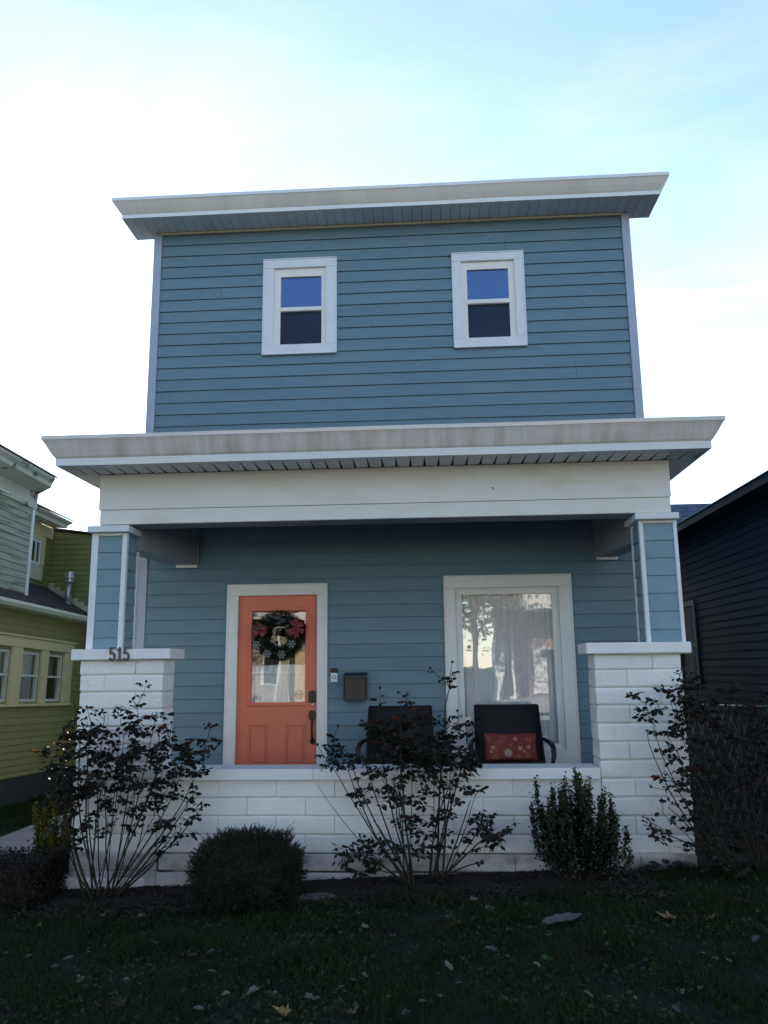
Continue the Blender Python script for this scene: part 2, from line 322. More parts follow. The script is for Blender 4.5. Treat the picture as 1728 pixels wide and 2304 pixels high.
# siding boards on a wall: P(s, out, z) gives the world point
def siding(parent, P, s0, s1, ztop, zbot, e, m, openings=(), lip=.016, seg=.7, wob=.0045, off=0.0, name='siding_board', joints=None, bias=0.0, gap=.0035):
    k = 0; z = ztop
    while z > zbot+1e-4:
        zb = max(z-e, zbot); zm = (z+zb)/2; iv = [(s0, s1)]
        for (a, b, c, d) in openings:
            if c < zm < d:
                nv = []
                for (p, q) in iv:
                    if b <= p or a >= q: nv.append((p, q)); continue
                    if a > p: nv.append((p, a))
                    if b < q: nv.append((b, q))
                iv = nv
        if joints and k in joints:
            j = joints[k]; nv = []
            for (p, q) in iv:
                if p < j < q: nv += [(p, j-.0012), (j+.0012, q)]
                else: nv.append((p, q))
            iv = nv
        for (p, q) in iv:
            if q-p < .01: continue
            n = max(1, int((q-p)/seg)); mb = MB(); rings = []
            for i in range(n+1):
                s = p+(q-p)*i/n; w0 = wob*mnoise.noise(Vector((s*.8, k*3.1, 5+bias))); w1 = wob*mnoise.noise(Vector((s*.8, (k+1)*3.1, 5+bias)))
                o = off+.0018*mnoise.noise(Vector((s*.9, k*1.7, 9)))
                rings.append([P(s, o+.001, z+w0-.001), P(s, o+lip, zb+w1+gap), P(s, o+lip*.55, zb+w1+gap+.001), P(s, o-.004, zb+w1+gap+.012), P(s, o-.012, z+w0-.001)])
            mb.loft(rings); mb.build(name, m, parent)
        z = zb; k += 1

# ------------------------------------------------------------------ ground
def grid_sheet(name, xs, ys, zf, m):
    v = [(x, y, zf(x, y)) for y in ys for x in xs]; nx = len(xs)
    f = [(j*nx+i, j*nx+i+1, (j+1)*nx+i+1, (j+1)*nx+i) for j in range(len(ys)-1) for i in range(nx-1)]
    mb = MB(); mb.v = v; mb.f = f; o = mb.build(name, m, None, True, origin=(0, 0, 0)); o['kind'] = 'structure'; return o
xs = [-600, -200, -60, -25, -14]+list(np.arange(-9, 9.01, .3))+[14, 25, 60, 200, 600]
ys = [-600, -200, -80, -45, -30, -20, -14, -11, -9.5]+list(np.arange(-8, 10.01, .3))+[14, 25, 60, 200, 600]
grid_sheet('ground', xs, ys, lambda x, y: gz(x, y), 'soil')
# the side path between the two houses
grid_sheet('path', list(np.linspace(-5.0, -3.95, 5)), list(np.arange(-8, 12, .6)), lambda x, y: -.19+.042*max(-4.6, x)+.03, 'concrete')
grid_sheet('pavement', [-60, -20, 0, 20, 60], [-10.2, -8.6], lambda x, y: -.19, 'concrete')
grid_sheet('road', [-80, -20, 0, 20, 80], [-19.5, -11.2], lambda x, y: -.26, 'asphalt')
for yk in (-11.2, -19.7):
    kb = MB().bbox(-60, 60, yk, yk+.16, -.5, -.14, .02).build('kerb', 'concrete'); kb['kind'] = 'structure'
for i in range(-6, 7):
    ml = MB().box(i*6-1.2, i*6+1.2, -15.4, -15.28, -.2565, -.255).build('road_marking', 'paint_line'); ml['kind'] = 'structure'
grid_sheet('mulch_bed', list(np.arange(-3.0, 2.01, .1)), [-.72, -.6, -.5, -.4, -.3, -.2, -.1, .02], lambda x, y: gz(x, y)+.006+(.03+.02*mnoise.noise(Vector((x*3, y*3, 1))))*min(1, (y+.72)*4), 'mulch')

# grass
def blades(n, x0, x1, y0, y1, h0, h1, wd, dens=None):
    x = rng.uniform(x0, x1, n); y = rng.uniform(y0, y1, n)
    cl_ = np.array([mnoise.noise(Vector((float(a)*2.2, float(b)*2.2, 3))) for a, b in zip(x, y)])
    keep = rng.uniform(-.6, .5, n) < cl_+.25
    edge = np.where(x > 2.0, 1, np.clip((-.45-y+.12*cl_)/.25, 0, 1)) if dens == 'bed' else 1
    keep &= rng.uniform(0, 1, n) < np.where(np.ones(n, bool), edge, 1)+.06
    x, y, cl_ = x[keep], y[keep], cl_[keep]; n = len(x)
    z = np.array([gz(float(a), float(b)) for a, b in zip(x, y)])
    h = rng.uniform(h0, h1, n)*(1+.7*cl_); a = rng.uniform(0, 2*np.pi, n); lean = rng.uniform(.15, 1.15, n)*h; la = rng.uniform(0, 2*np.pi, n)
    w = wd*rng.uniform(.6, 1.4, n); dx, dy = np.cos(a)*w, np.sin(a)*w; lx, ly = np.cos(la)*lean, np.sin(la)*lean
    p = np.zeros((n, 2, 4, 3)); b0 = np.stack([x, y, z-.004], 1); d = np.stack([dx, dy, 0*x], 1); m1 = b0+np.stack([lx*.35, ly*.35, h*.6], 1); t = b0+np.stack([lx, ly, h*.95], 1)
    p[:, 0] = np.stack([b0-d, b0+d, m1+d*.8, m1-d*.8], 1); p[:, 1] = np.stack([m1-d*.8, m1+d*.8, t+d*.12, t-d*.12], 1)
    return p.reshape(-1, 4, 3)
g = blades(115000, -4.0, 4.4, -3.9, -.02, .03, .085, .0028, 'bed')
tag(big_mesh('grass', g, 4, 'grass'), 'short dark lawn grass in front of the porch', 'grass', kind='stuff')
n = 16000; x = rng.uniform(-4.0, 4.4, n); y = rng.uniform(-3.9, -.5, n); keep = np.array([mnoise.noise(Vector((float(a)*1.1, float(b)*1.1, 8))) for a, b in zip(x, y)]) > rng.uniform(-.5, .35, n); x, y = x[keep], y[keep]; n = len(x)
z = np.array([gz(float(a), float(b)) for a, b in zip(x, y)])+rng.uniform(.01, .05, n); p = np.stack([x, y, z], 1); d = rng.normal(0, 1, (n, 3))*np.array([1, 1, .45]); d /= np.linalg.norm(d, axis=1)[:, None]; sd = np.cross(d, rng.normal(0, .45, (n, 3))+np.array([0, -.3, 1])); sd /= np.linalg.norm(sd, axis=1)[:, None]; l = rng.uniform(.008, .024, n)[:, None]
M['cover'] = mat('lawn_clover', (.016, .034, .008), .6, .6, 2.2, spec=.3, trans=.1)
tag(big_mesh('ground_cover', np.stack([p-d*l, p+sd*l*.6, p+d*l, p-sd*l*.6], 1), 4, 'cover'), 'small clover leaves scattered through the dark front lawn', 'clover', kind='stuff')
g = blades(26000, -6.15, -5.05, -1, 9, .03, .08, .004)
tag(big_mesh('side_grass', g, 4, 'grass_far'), 'green side lawn grass beside the olive house', 'grass', kind='stuff')
g = blades(9000, -3.95, -3.0, -3.5, 6, .03, .07, .003)
tag(big_mesh('path_edge_grass', g, 4, 'grass_far'), 'grass strip between the side path and the blue house', 'grass', kind='stuff')
# mulch chips
n = 5200; x = rng.uniform(-3.0, 2.2, n); y = rng.uniform(-.85, -.01, n); ch = np.zeros((n, 4, 3))
for i in range(n):
    z = gz(x[i], y[i])+.02+rng.uniform(0, .03); a = rng.uniform(0, 6.28); L, w_ = rng.uniform(.01, .045), rng.uniform(.003, .009); tl = rng.uniform(-.5, .5)
    u = np.array([math.cos(a)*L, math.sin(a)*L, tl*L]); v = np.array([-math.sin(a)*w_, math.cos(a)*w_, rng.uniform(-.5, .5)*w_]); c0 = np.array([x[i], y[i], z])
    ch[i] = [c0-u-v, c0+u-v, c0+u+v, c0-u+v]
tag(big_mesh('mulch_chips', ch, 4, 'chips'), 'loose dark bark chips and litter along the white porch wall', 'mulch', kind='stuff')

# ------------------------------------------------------------------ the blue house
YW = 1.5934; XL, XR = -2.978, 2.978; E = .1501
house = empty('blue_house', (0, 1.6, -.2), 'two storey blue clapboard house with white block porch and orange door', 'house')
# openings: x0,x1,z0,z1 of the trim's outer edge less a little
OPEN = [(-1.55, -.66, 5.47, 6.72), (.80, 1.66, 5.47, 6.70), (-1.89, -.775, .3, 2.62), (.61, 2.01, .64, 2.69)]
HOLES = [(-1.43, -.775, 5.59, 6.61), (.90, 1.555, 5.59, 6.60), (-1.79, -.872, .46, 2.515), (.722, 1.884, .775, 2.56)]
def wall_with_holes(x0, x1, z0, z1, y0, y1, holes):
    mb = MB(); xs_ = sorted({x0, x1, *[h[0] for h in holes], *[h[1] for h in holes]}); zs_ = sorted({z0, z1, *[h[2] for h in holes], *[h[3] for h in holes]})
    for i in range(len(xs_)-1):
        for j in range(len(zs_)-1):
            cx, cz = (xs_[i]+xs_[i+1])/2, (zs_[j]+zs_[j+1])/2
            if not any(h[0] < cx < h[1] and h[2] < cz < h[3] for h in holes): mb.box(xs_[i], xs_[i+1], y0, y1, zs_[j], zs_[j+1])
    return mb
front = wall_with_holes(XL+.01, XR-.01, -.3, 7.15, YW+.016, YW+.14, HOLES).build('front_wall', 'siding', house)
PW = lambda s, o, z: (s, YW-o+.010, z)
ZT = 6.9897+E                      # top edge of the first course below the soffit
UPJ = {0: .99, 1: 1.45, 2: 1.45, 12: 2.23, 13: 2.24, 5: -2.1, 8: -.2, 10: -2.4}
siding(front, PW, XL+.096, XR-.089, ZT, 4.0, E, 'siding', OPEN[:2], joints=UPJ)
siding(front, PW, XL+.096, XR-.089, ZT+E*.45, ZT, E, 'siding')
ZP = 2.3931+E*6
siding(front, PW, XL+.096, XR-.089, ZP, .46, E, 'siding', OPEN[2:], bias=20, joints={4: 2.3, 9: -2.0, 12: .2})
for x0, x1 in ((XL, XL+.094), (XR-.087, XR)):
    MB().bbox(x0, x1, YW-.022, YW+.03, .42, 7.16, .004).build('corner_board', 'corner', house)
    xx = XL-.012 if x0 < 0 else XR+.0
    MB().bbox(xx, xx+.012, YW-.01, YW+.1, .42, 7.16, .003).build('corner_board', 'corner', house)
bd = MB(); bd.box(XL, XL+.12, YW+.145, 15, -.35, 7.1); bd.box(XR-.12, XR, YW+.145, 15, -.35, 7.1); bd.box(XL+.12, XR-.12, 14.88, 15, -.35, 6.7); bd.box(XL+.12, XR-.12, YW+.145, 14.88, -.34, -.25); bd.build('side_wall', 'siding', house)
MB().add([(XL-.05, YW+.12, 7.165), (XR+.05, YW+.12, 7.165), (XR+.05, 15.1, 6.75), (XL-.05, 15.1, 6.75), (XL-.05, YW+.12, 7.2), (XR+.05, YW+.12, 7.2), (XR+.05, 15.1, 6.79), (XL-.05, 15.1, 6.79)], [(0, 1, 2, 3), (7, 6, 5, 4), (0, 4, 5, 1), (1, 5, 6, 2), (2, 6, 7, 3), (3, 7, 4, 0)]).build('roof', 'rshingle', house)
fl_in = MB().box(XL+.13, XR-.13, YW+.15, 6, 3.2, 3.3); fl_in.box(XL+.13, XR-.13, YW+.15, 6, .38, .44); fl_in.box(XL+.13, XR-.13, 6, 6.1, .44, 7.0)
fl_in.build('interior', 'interior', house)

def cornice(name, l, r_, yf, yb, rows, parent, mats, ends=None):
    """rows: (offset outwards, z) loops round left side, front, right side; each strip its own child"""
    pts = lambda off, z: [(l-off, yb, z), (l-off, yf-off, z), (r_+off, yf-off, z), (r_+off, yb, z)]
    root = None
    for i in range(len(rows)-1):
        seg = rows[i]; 
        prof = seg[2]
        mb = MB(); rings = [pts(o, z) for o, z in prof]
        # subdivide the front run so that the metal can wave a little
        def dens(ring):
            out = []
            for a in range(3):
                p, q = Vector(ring[a]), Vector(ring[a+1]); n = 1 if a != 1 else 24
                for t in range(n): out.append(p.lerp(q, t/n))
            out.append(Vector(ring[3])); return out
        rings = [dens(r0) for r0 in rings]
        for ri, r0 in enumerate(rings):
            for c in r0:
                if abs(c.y-(yf-prof[ri][0])) < .01 and l < c.x < r_: c.z += .006*mnoise.noise(Vector((c.x*.7, ri*.2, prof[0][1])))
        mb.loft(rings, close=False, caps=False)
        o = mb.build(seg[0], seg[1], root or parent); 
        if root is None: root = o
    return root
# upper cornice
ub = 1.2066; OFF = .0965
uc = cornice('upper', -3.2653, 3.2641, ub, 1.72,
    [('cornice_flare', 'flare_up', [(.0, 7.2125), (.02, 7.235), (.055, 7.285), (.085, 7.335), (OFF, 7.352)]),
     ('cornice_band', 'band', [(-.02, 7.166), (.003, 7.166), (.003, 7.213), (-.002, 7.2135)]),
     ('drip_edge', 'band', [(OFF-.002, 7.351), (OFF+.004, 7.351), (OFF+.004, 7.3918), (-.3, 7.40)]), None], house, None)
def soffit(parent, x0, x1, pitch, y0, y1, z, m, taper=.0, th=.006):
    n = int((x1-x0)/pitch)+1
    for i in range(n):
        a = x0+i*pitch; b = min(a+pitch-.0035, x1)
        if b-a < .01: continue
        MB().add([(a, y0, z), (b, y0, z), (b-taper, y1, z), (a+taper*.2, y1, z), (a, y0, z+th), (b, y0, z+th), (b-taper, y1, z+th), (a+taper*.2, y1, z+th)], [(0, 1, 2, 3), (7, 6, 5, 4), (0, 4, 5, 1), (1, 5, 6, 2), (2, 6, 7, 3), (3, 7, 4, 0)]).build('soffit_panel', m, parent)
us = MB().box(-3.255, 3.255, ub+.012, 1.71, 7.18, 7.2).build('soffit_backing', 'soffit_dark', house)
soffit(us, -3.255, 3.255, .119, ub+.012, YW+.12, 7.1665, 'soffit', .004)
MB().box(XL+.09, XR-.087, YW-.03, YW+.0, 7.135, 7.16).build('soffit_moulding', 'cream_pale', house)
MB().box(-3.26, 3.26, 1.70, 1.72, 7.168, 7.39).build('cornice_back', 'flare_up', house)

# porch roof
FLb, FRb, yfb = -3.138, 3.0542, -.3286
pr = cornice('porch', FLb, FRb, yfb, YW+.02,
    [('porch_cornice_flare', 'flare', [(.0, 3.6947), (.02, 3.715), (.05, 3.765), (.085, 3.83), (.105, 3.862)]),
     ('porch_cornice_band', 'band', [(-.02, 3.6259), (.003, 3.6259), (.003, 3.695), (-.002, 3.6955)]),
     ('porch_drip_edge', 'flare_up', [(.103, 3.861), (.109, 3.861), (.109, 3.898), (-.2, 3.91)]), None], house, None)
MB().add([(FLb-.1, yfb-.1, 3.89), (FRb+.1, yfb-.1, 3.89), (FRb+.1, YW, 4.02), (FLb-.1, YW, 4.02)], [(0, 1, 2, 3)]).build('porch_roof_deck', 'rshingle', house)
ps = MB().box(FLb+.012, FRb-.012, yfb+.012, YW-.03, 3.642, 3.66).build('porch_soffit_backing', 'soffit_dark', house)
soffit(ps, FLb+.012, FRb-.012, .1365, yfb+.012, .0646, 3.6265, 'soffit', .02)
MB().box(FLb+.012, -2.86, .07, YW-.03, 3.6262, 3.634).build('side_soffit', 'frieze', ps)
MB().box(2.777, FRb-.012, .07, YW-.03, 3.6262, 3.634).build('side_soffit', 'soffit', ps)
# frieze: two overlapping boards on the front, plain sides
FZl, FZr, YZ = -2.8588, 2.7761, .0646
MB().bbox(FZl, FZr, YZ, YZ+.03, 3.2605, 3.624, .003).build('frieze_board', 'frieze', house)
MB().bbox(FZl+.012, FZr-.012, YZ+.013, YZ+.04, 3.112, 3.2595, .003).build('frieze_board', 'frieze', house)
MB().box(FZl+.02, FZr-.02, YZ+.042, .36, 3.108, 3.34).build('front_beam', 'beam', house)
for x0, x1 in ((FZl, FZl+.03), (FZr-.03, FZr)):
    MB().bbox(x0, x1, YZ+.045, YW-.03, 3.112, 3.624, .003).build('frieze_board', 'frieze', house)
MB().box(FZl+.032, FZr-.032, .362, YW-.025, 3.34, 3.36).build('porch_ceiling', 'ceiling', house)
# side beams run from the posts in to the wall
def skew_beam(xf0, xf1, xb0, xb1, yf, yb, z0, z1):
    return MB().add([(xf0, yf, z0), (xf1, yf, z0), (xb1, yb, z0), (xb0, yb, z0), (xf0, yf, z1), (xf1, yf, z1), (xb1, yb, z1), (xb0, yb, z1)], [(0, 3, 2, 1), (4, 5, 6, 7), (0, 1, 5, 4), (1, 2, 6, 5), (2, 3, 7, 6), (3, 0, 4, 7)])
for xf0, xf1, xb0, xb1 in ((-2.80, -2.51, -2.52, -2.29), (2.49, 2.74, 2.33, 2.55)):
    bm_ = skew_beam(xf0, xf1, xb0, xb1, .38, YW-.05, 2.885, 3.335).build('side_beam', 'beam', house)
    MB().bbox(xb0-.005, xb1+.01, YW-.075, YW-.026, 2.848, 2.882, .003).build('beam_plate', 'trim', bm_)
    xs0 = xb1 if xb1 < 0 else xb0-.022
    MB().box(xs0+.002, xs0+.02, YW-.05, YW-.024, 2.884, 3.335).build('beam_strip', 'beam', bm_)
# porch floor and steps on the open left side
MB().box(-2.88, 2.68, .34, YW+.01, -.45, .45).build('porch_floor', 'floor', house)
for i in range(3):
    MB().bbox(-3.22-.28*i-.02, -2.9-.28*i, .5, 1.5, -.45, .28-.2*i, .01).build('porch_step', 'concrete', house)

# piers, posts
ZB = [1.7955-.1597*k for k in range(0, 15)]
def pier(x0, x1, y0, y1, zbot, jl):
    core = MB().box(x0+.016, x1-.016, y0+.016, y1-.016, zbot, 1.777).build('porch_pier', 'mortar', house)
    for k in range(14):
        zt, zb = min(ZB[k], 1.7785)-.003, ZB[k+1]+.003
        if zt < zbot: break
        stained = zb < -.02
        j = x0+(x1-x0)*(jl[k % len(jl)]+random.uniform(-.02, .02))
        dx = random.uniform(-.006, .006)
        for a, b in ((x0+dx, j-.001), (j+.001, x1+random.uniform(-.006, .006))):
            MB().bbox(a, b, y0+random.uniform(-.003, .003), y1, zb, zt, (.006, .012, .016), .0025).build('block', 'base_block' if stained else 'block', core)
    return core
pl = pier(-2.92, -2.105, 0, .335, -.42, (.67, .31, .66, .36))
p_r = pier(1.938, 2.724, 0, .335, -.25, (.66, .35, .72, .38))
for k, (x0, x1) in enumerate(((-2.995, -2.03), (1.8626, 2.8107))):
    MB().bbox(x0, x1, -.06, .395, 1.7795, 1.8806, .009, .0015).build('pier_cap', 'cap', (pl, p_r)[k])
MB().bbox(-3.0, -2.2, -.012, .4, -.45, -.17, .02, .003).build('footing', 'block', pl)
# parapet wall
wall = MB().box(-2.107, 1.940, .018, .22, -.42, .6785).build('parapet_wall', 'mortar', house)
MB().box(-2.10, 1.935, .0165, .05, -.41, .045).build('dark_joint', 'open_joint', wall)
rows = [ZB[k] for k in range(7, 15)]; rows[0] = .678
for k in range(len(rows)-1):
    zt, zb = rows[k], rows[k+1]; gap = .004 if k < 3 else (.006 if k < 4 else random.uniform(.007, .013))
    x = -1.544-.538*2+(.269 if k % 2 else 0)
    while x < 1.94:
        a, b = max(x, -2.103), min(x+.538, 1.936)
        if b-a > .05:
            MB().bbox(a+.001, b-.001, random.uniform(-.003, .003), .06, zb+gap, zt-gap*.4, (.003, .007, .014), .002).build('block', 'base_block' if k >= 4 else 'block', wall)
        x += .538
cx0 = -2.10
for xa, xb in ((-2.103, -.66), (-.658, .70), (.702, 1.925)):
    MB().bbox(xa, xb, -.06, .30, .679, .7768, .007, .0012).build('wall_cap', 'cap', wall)
# right side parapet
sp_ = MB().box(2.36, 2.70, .336, YW, -.3, .68).build('side_parapet', 'block', house)
# posts
def post(x0, x1, y0, y1, z0, z1, name='porch_post'):
    core = MB().box(x0+.02, x1-.02, y0+.02, y1-.02, z0, z1).build(name, 'lit_post_siding', house)
    t = .066 if x0 < 0 else .036; tr = .046 if x0 < 0 else .034
    e = .1685; zt = z1-.028
    siding(core, lambda s, o, z: (s, y0+.012-o, z), x0+t, x1-tr, zt, z0+.003, e, 'lit_post_siding', seg=5, lip=.010)
    if x0 < 0: siding(core, lambda s, o, z: (x1-.012+o, s, z), y0+.05, y1-.05, zt, z0+.003, e, 'lit_post_siding', seg=5, lip=.010); siding(core, lambda s, o, z: (x0+.012-o, s, z), y0+.05, y1-.05, zt, z0+.003, e, 'lit_post_siding', seg=5, lip=.010)
    else: siding(core, lambda s, o, z: (x0+.012-o, s, z), y0+.05, y1-.05, zt, z0+.003, e, 'lit_post_siding', seg=5, lip=.010); siding(core, lambda s, o, z: (x1-.012+o, s, z), y0+.05, y1-.05, zt, z0+.003, e, 'lit_post_siding', seg=5, lip=.010)
    for a, b, c, d in ((x0-.002, x0+t, y0-.004, y0+.05), (x1-tr, x1+.002, y0-.004, y0+.05), (x0-.002, x0+.045, y1-.05, y1+.003), (x1-.045, x1+.002, y1-.05, y1+.003)):
        MB().bbox(a, b, c, d, z0+.001, z1, .004).build('corner_trim', 'trim_cool', core)
    MB().bbox(x0+t+.001, x1-tr-.001, y0-.003, y0+.02, z1-.027, z1-.001, .002).build('top_trim', 'trim', core)
    return core
post(-2.921, -2.565, .10, .45, 1.8825, 3.03)
post(2.46, 2.812, .10, .45, 1.8825, 3.04)
MB().bbox(-2.952, -2.528, .035, .505, 3.032, 3.097, .005).build('capital', 'trim_cool', house)
MB().bbox(2.415, 2.826, .035, .505, 3.042, 3.104, .005).build('capital', 'trim_cool', house)
# box header seen beyond the left capital
MB().bbox(-3.02, -2.88, .75, 1.2, 3.14, 3.30, .01).build('side_bracket', 'trim', house)

MB().tube([(1.075, YZ-.001, 3.395), (1.075, YZ-.012, 3.39), (1.077, YZ-.016, 3.375)], .005, 6).build('hook', 'bronze', house)
# house numerals
def numeral(ch, x, z, w, h, parent):
    t = .0135; pts = {'5': [(.95, .97), (.08, .97), (.08, .56), (.55, .60), (.86, .46), (.92, .26), (.72, .06), (.36, .02), (.06, .14)], '1': [(.22, .80), (.55, .97), (.55, .02)]}[ch]
    mb = MB(); P = [Vector((x+a*w, z+b*h)) for a, b in pts]
    for i in range(len(P)-1):
        d = (P[i+1]-P[i]).normalized(); n = Vector((-d.y, d.x))*t/2; a = P[i]-d*t*.4; b = P[i+1]+d*t*.4
        mb.prism([(a+n)[:], (b+n)[:], (b-n)[:], (a-n)[:]], -.0815+i*.0002, -.0635)
    if ch == '1': mb.prism([(x+.15*w, z), (x+.95*w, z), (x+.95*w, z+t), (x+.15*w, z+t)], -.0818, -.0635)
    else: mb.lathe((x+.10*w, -.072, z+.16*h), [(.0, -.0098), (.0105, -.0098), (.0105, .008), (0, .008)], 10, 'Y')
    return mb.build('house_numeral', 'number', parent)
for ch, x in (('5', -2.607), ('1', -2.540), ('5', -2.470)): tag(numeral(ch, x, 1.768, .05, .126, pl), 'dark bronze numeral %s on the pier cap' % ch)

# ---- windows
def trim4(parent, x0, x1, z0, z1, wl_, wr, wt, wb, y0, y1, m, b=.003, name='trim_board'):
    MB().bbox(x0, x1, y0, y1, z1-wt, z1, b).build(name, m, parent)
    if wb: MB().bbox(x0, x1, y0, y1, z0, z0+wb, b).build(name, m, parent)
    MB().bbox(x0, x0+wl_, y0+.002, y1, z0+wb+.001, z1-wt-.001, b).build(name, m, parent)
    MB().bbox(x1-wr, x1, y0+.002, y1, z0+wb+.001, z1-wt-.001, b).build(name, m, parent)
def upper_window(x0, x1, z0, z1, hole, panes):
    hx0, hx1, hz0, hz1 = hole; px0, px1, u0, u1, l0, l1 = panes
    fr = wall_with_holes(hx0, hx1, hz0, hz1, YW+.004, YW+.06, [(px0, px1, u0, u1), (px0, px1, l0, l1)])
    w = fr.build('window', 'trim', house)
    trim4(w, x0, x1, z0, z1, hx0-x0, x1-hx1, z1-hz1, hz0-z0, YW-.03, YW+.02, 'trim_cool')
    # thin outer bead of the casing
    trim4(w, x0-.012, x1+.012, z0-.012, z1+.012, .014, .014, .014, .014, YW-.038, YW+.01, 'trim_cool', .002, 'casing_bead')
    MB().bbox(px0-.01, px1+.01, YW-.012, YW+.02, l1+.004, u0-.002, .003).build('meeting_rail', 'trim', w)
    MB().box(px0-.005, px1+.005, YW+.028, YW+.034, u0-.005, u1+.005).build('pane', 'glass_up', w)
    MB().box(px0-.005, px1+.005, YW+.040, YW+.046, l0-.005, l1+.005).build('pane', 'glass_up', w)
    MB().box(px0-.004, px1+.004, YW+.016, YW+.019, l0-.004, l1+.004).build('insect_screen', SCREEN, w)
def screen_mat():
    m = bpy.data.materials.new('fine_mesh_screen'); m.use_nodes = True; n, l = m.node_tree.nodes, m.node_tree.links
    b = n['Principled BSDF']; b.inputs['Base Color'].default_value = (.004, .012, .042, 1); b.inputs['Roughness'].default_value = .6
    t = n.new('ShaderNodeBsdfTransparent'); mx = n.new('ShaderNodeMixShader'); mx.inputs[0].default_value = .5
    l.new(t.outputs[0], mx.inputs[1]); l.new(b.outputs[0], mx.inputs[2]); l.new(mx.outputs[0], n['Material Output'].inputs['Surface']); return m
SCREEN = screen_mat()
upper_window(-1.555, -.652, 5.472, 6.722, HOLES[0], (-1.348, -.834, 6.088, 6.50, 5.602, 6.032))
upper_window(.80, 1.662, 5.478, 6.702, HOLES[1], (.972, 1.48, 6.097, 6.498, 5.602, 6.036))
# porch window
hx0, hx1, hz0, hz1 = HOLES[3]
win = wall_with_holes(hx0, hx1, hz0, hz1, YW+.006, YW+.07, [(.794, 1.812, .836, 2.486)]).build('window', 'trim', house)
trim4(win, .603, 2.02, .63, 2.688, .119, .136, .128, .145, YW-.03, YW+.02, 'trim')
trim4(win, .588, 2.035, .618, 2.702, .017, .017, .016, .014, YW-.04, YW+.01, 'trim', .002, 'casing_bead')
trim4(win, .724, 1.882, .777, 2.558, .02, .02, .02, .02, YW-.006, YW+.01, 'trim', .002, 'stop_bead')
MB().box(.789, 1.817, YW+.034, YW+.040, .83, 2.49).build('pane', 'glass', win)
# door
hx0, hx1, hz0, hz1 = HOLES[2]
gl = (-1.628, -1.006, 1.303, 2.334)
door = wall_with_holes(hx0+.004, hx1-.004, hz0, hz1-.004, YW+.022, YW+.066, [gl]).build('door', 'door', house)
trim4(door, -1.905, -.763, .46, 2.63, .118, .105, .118, 0, YW-.03, YW+.02, 'trim')
for k, (x0, x1, z0, z1) in enumerate(((-1.652, -1.422, .62, 1.062), (-1.230, -1.000, .62, 1.062))):
    MB().bbox(x0+.03, x1-.03, YW+.008, YW+.024, z0+.03, z1-.03, .008).build('panel', 'door', door)
    trim4(door, x0, x1, z0, z1, .018, .018, .018, .018, YW+.012, YW+.024, 'door', .006, 'panel_moulding')
trim4(door, -1.668, -.966, 1.262, 2.375, .04, .04, .041, .041, YW+.006, YW+.026, 'door', .007, 'glass_moulding')
trim4(door, -1.920, -.748, .46, 2.644, .016, .016, .015, 0, YW-.038, YW+.01, 'trim', .002, 'casing_bead')
MB().box(gl[0]-.004, gl[1]+.004, YW+.04, YW+.046, gl[2]-.004, gl[3]+.004).build('pane', 'door_glass', door)
for xg in (-1.43, -1.21): MB().box(xg, xg+.018, YW+.052, YW+.058, gl[2], 1.62).build('muntin', 'trim', door)
MB().box(gl[0], gl[1], YW+.0525, YW+.0585, 1.622, 1.64).build('muntin', 'trim', door)
# deadbolt, latch plate and grip handle
def oct_poly(x0, x1, z0, z1, c): return [(x0+c, z0), (x1-c, z0), (x1, z0+c), (x1, z1-c), (x1-c, z1), (x0+c, z1), (x0, z1-c), (x0, z0+c)]
MB().prism(oct_poly(-.957, -.882, 1.292, 1.432, .022), YW-.012, YW+.022).build('deadbolt', 'bronze', door)
MB().prism([(-.95, 1.293), (-.919, 1.268), (-.888, 1.293)], YW+.008, YW+.0215).build('strike_plate', 'silver', door)
hd = MB().prism(oct_poly(-.958, -.884, 1.108, 1.214, .022), YW-.008, YW+.022).build('handle_set', 'bronze', door)
MB().tube([(-.92, YW+.005, 1.12), (-.918, YW-.035, 1.08), (-.916, YW-.048, 1.0), (-.914, YW-.048, .93), (-.914, YW-.035, .885), (-.915, YW+.01, .87)], [.012, .013, .014, .014, .016, .012], 8).build('grip', 'bronze', hd, True)
MB().prism(oct_poly(-.945, -.885, .84, .905, .022), YW+.004, YW+.022).build('lower_rose', 'bronze', hd)
# round security sticker: octagon ring and three strokes
st = MB(); cx_, cz_, r0 = -1.078, 1.385, .048
for k in range(8):
    a0, a1 = math.pi/8+k*math.pi/4, math.pi/8+(k+1)*math.pi/4
    st.add([(cx_+r*math.cos(a), YW+.0385, cz_+r*math.sin(a)) for r, a in ((r0, a0), (r0, a1), (r0-.007, a1), (r0-.007, a0))], [(0, 1, 2, 3)])
for dz, w_ in ((.012, .036), (-.002, .040), (-.016, .022)): st.add([(cx_-w_, YW+.0385, cz_+dz), (cx_+w_*.8, YW+.0385, cz_+dz), (cx_+w_*.8, YW+.0385, cz_+dz+.006), (cx_-w_, YW+.0385, cz_+dz+.006)], [(0, 1, 2, 3)])
st.build('sticker', 'sticker', door)

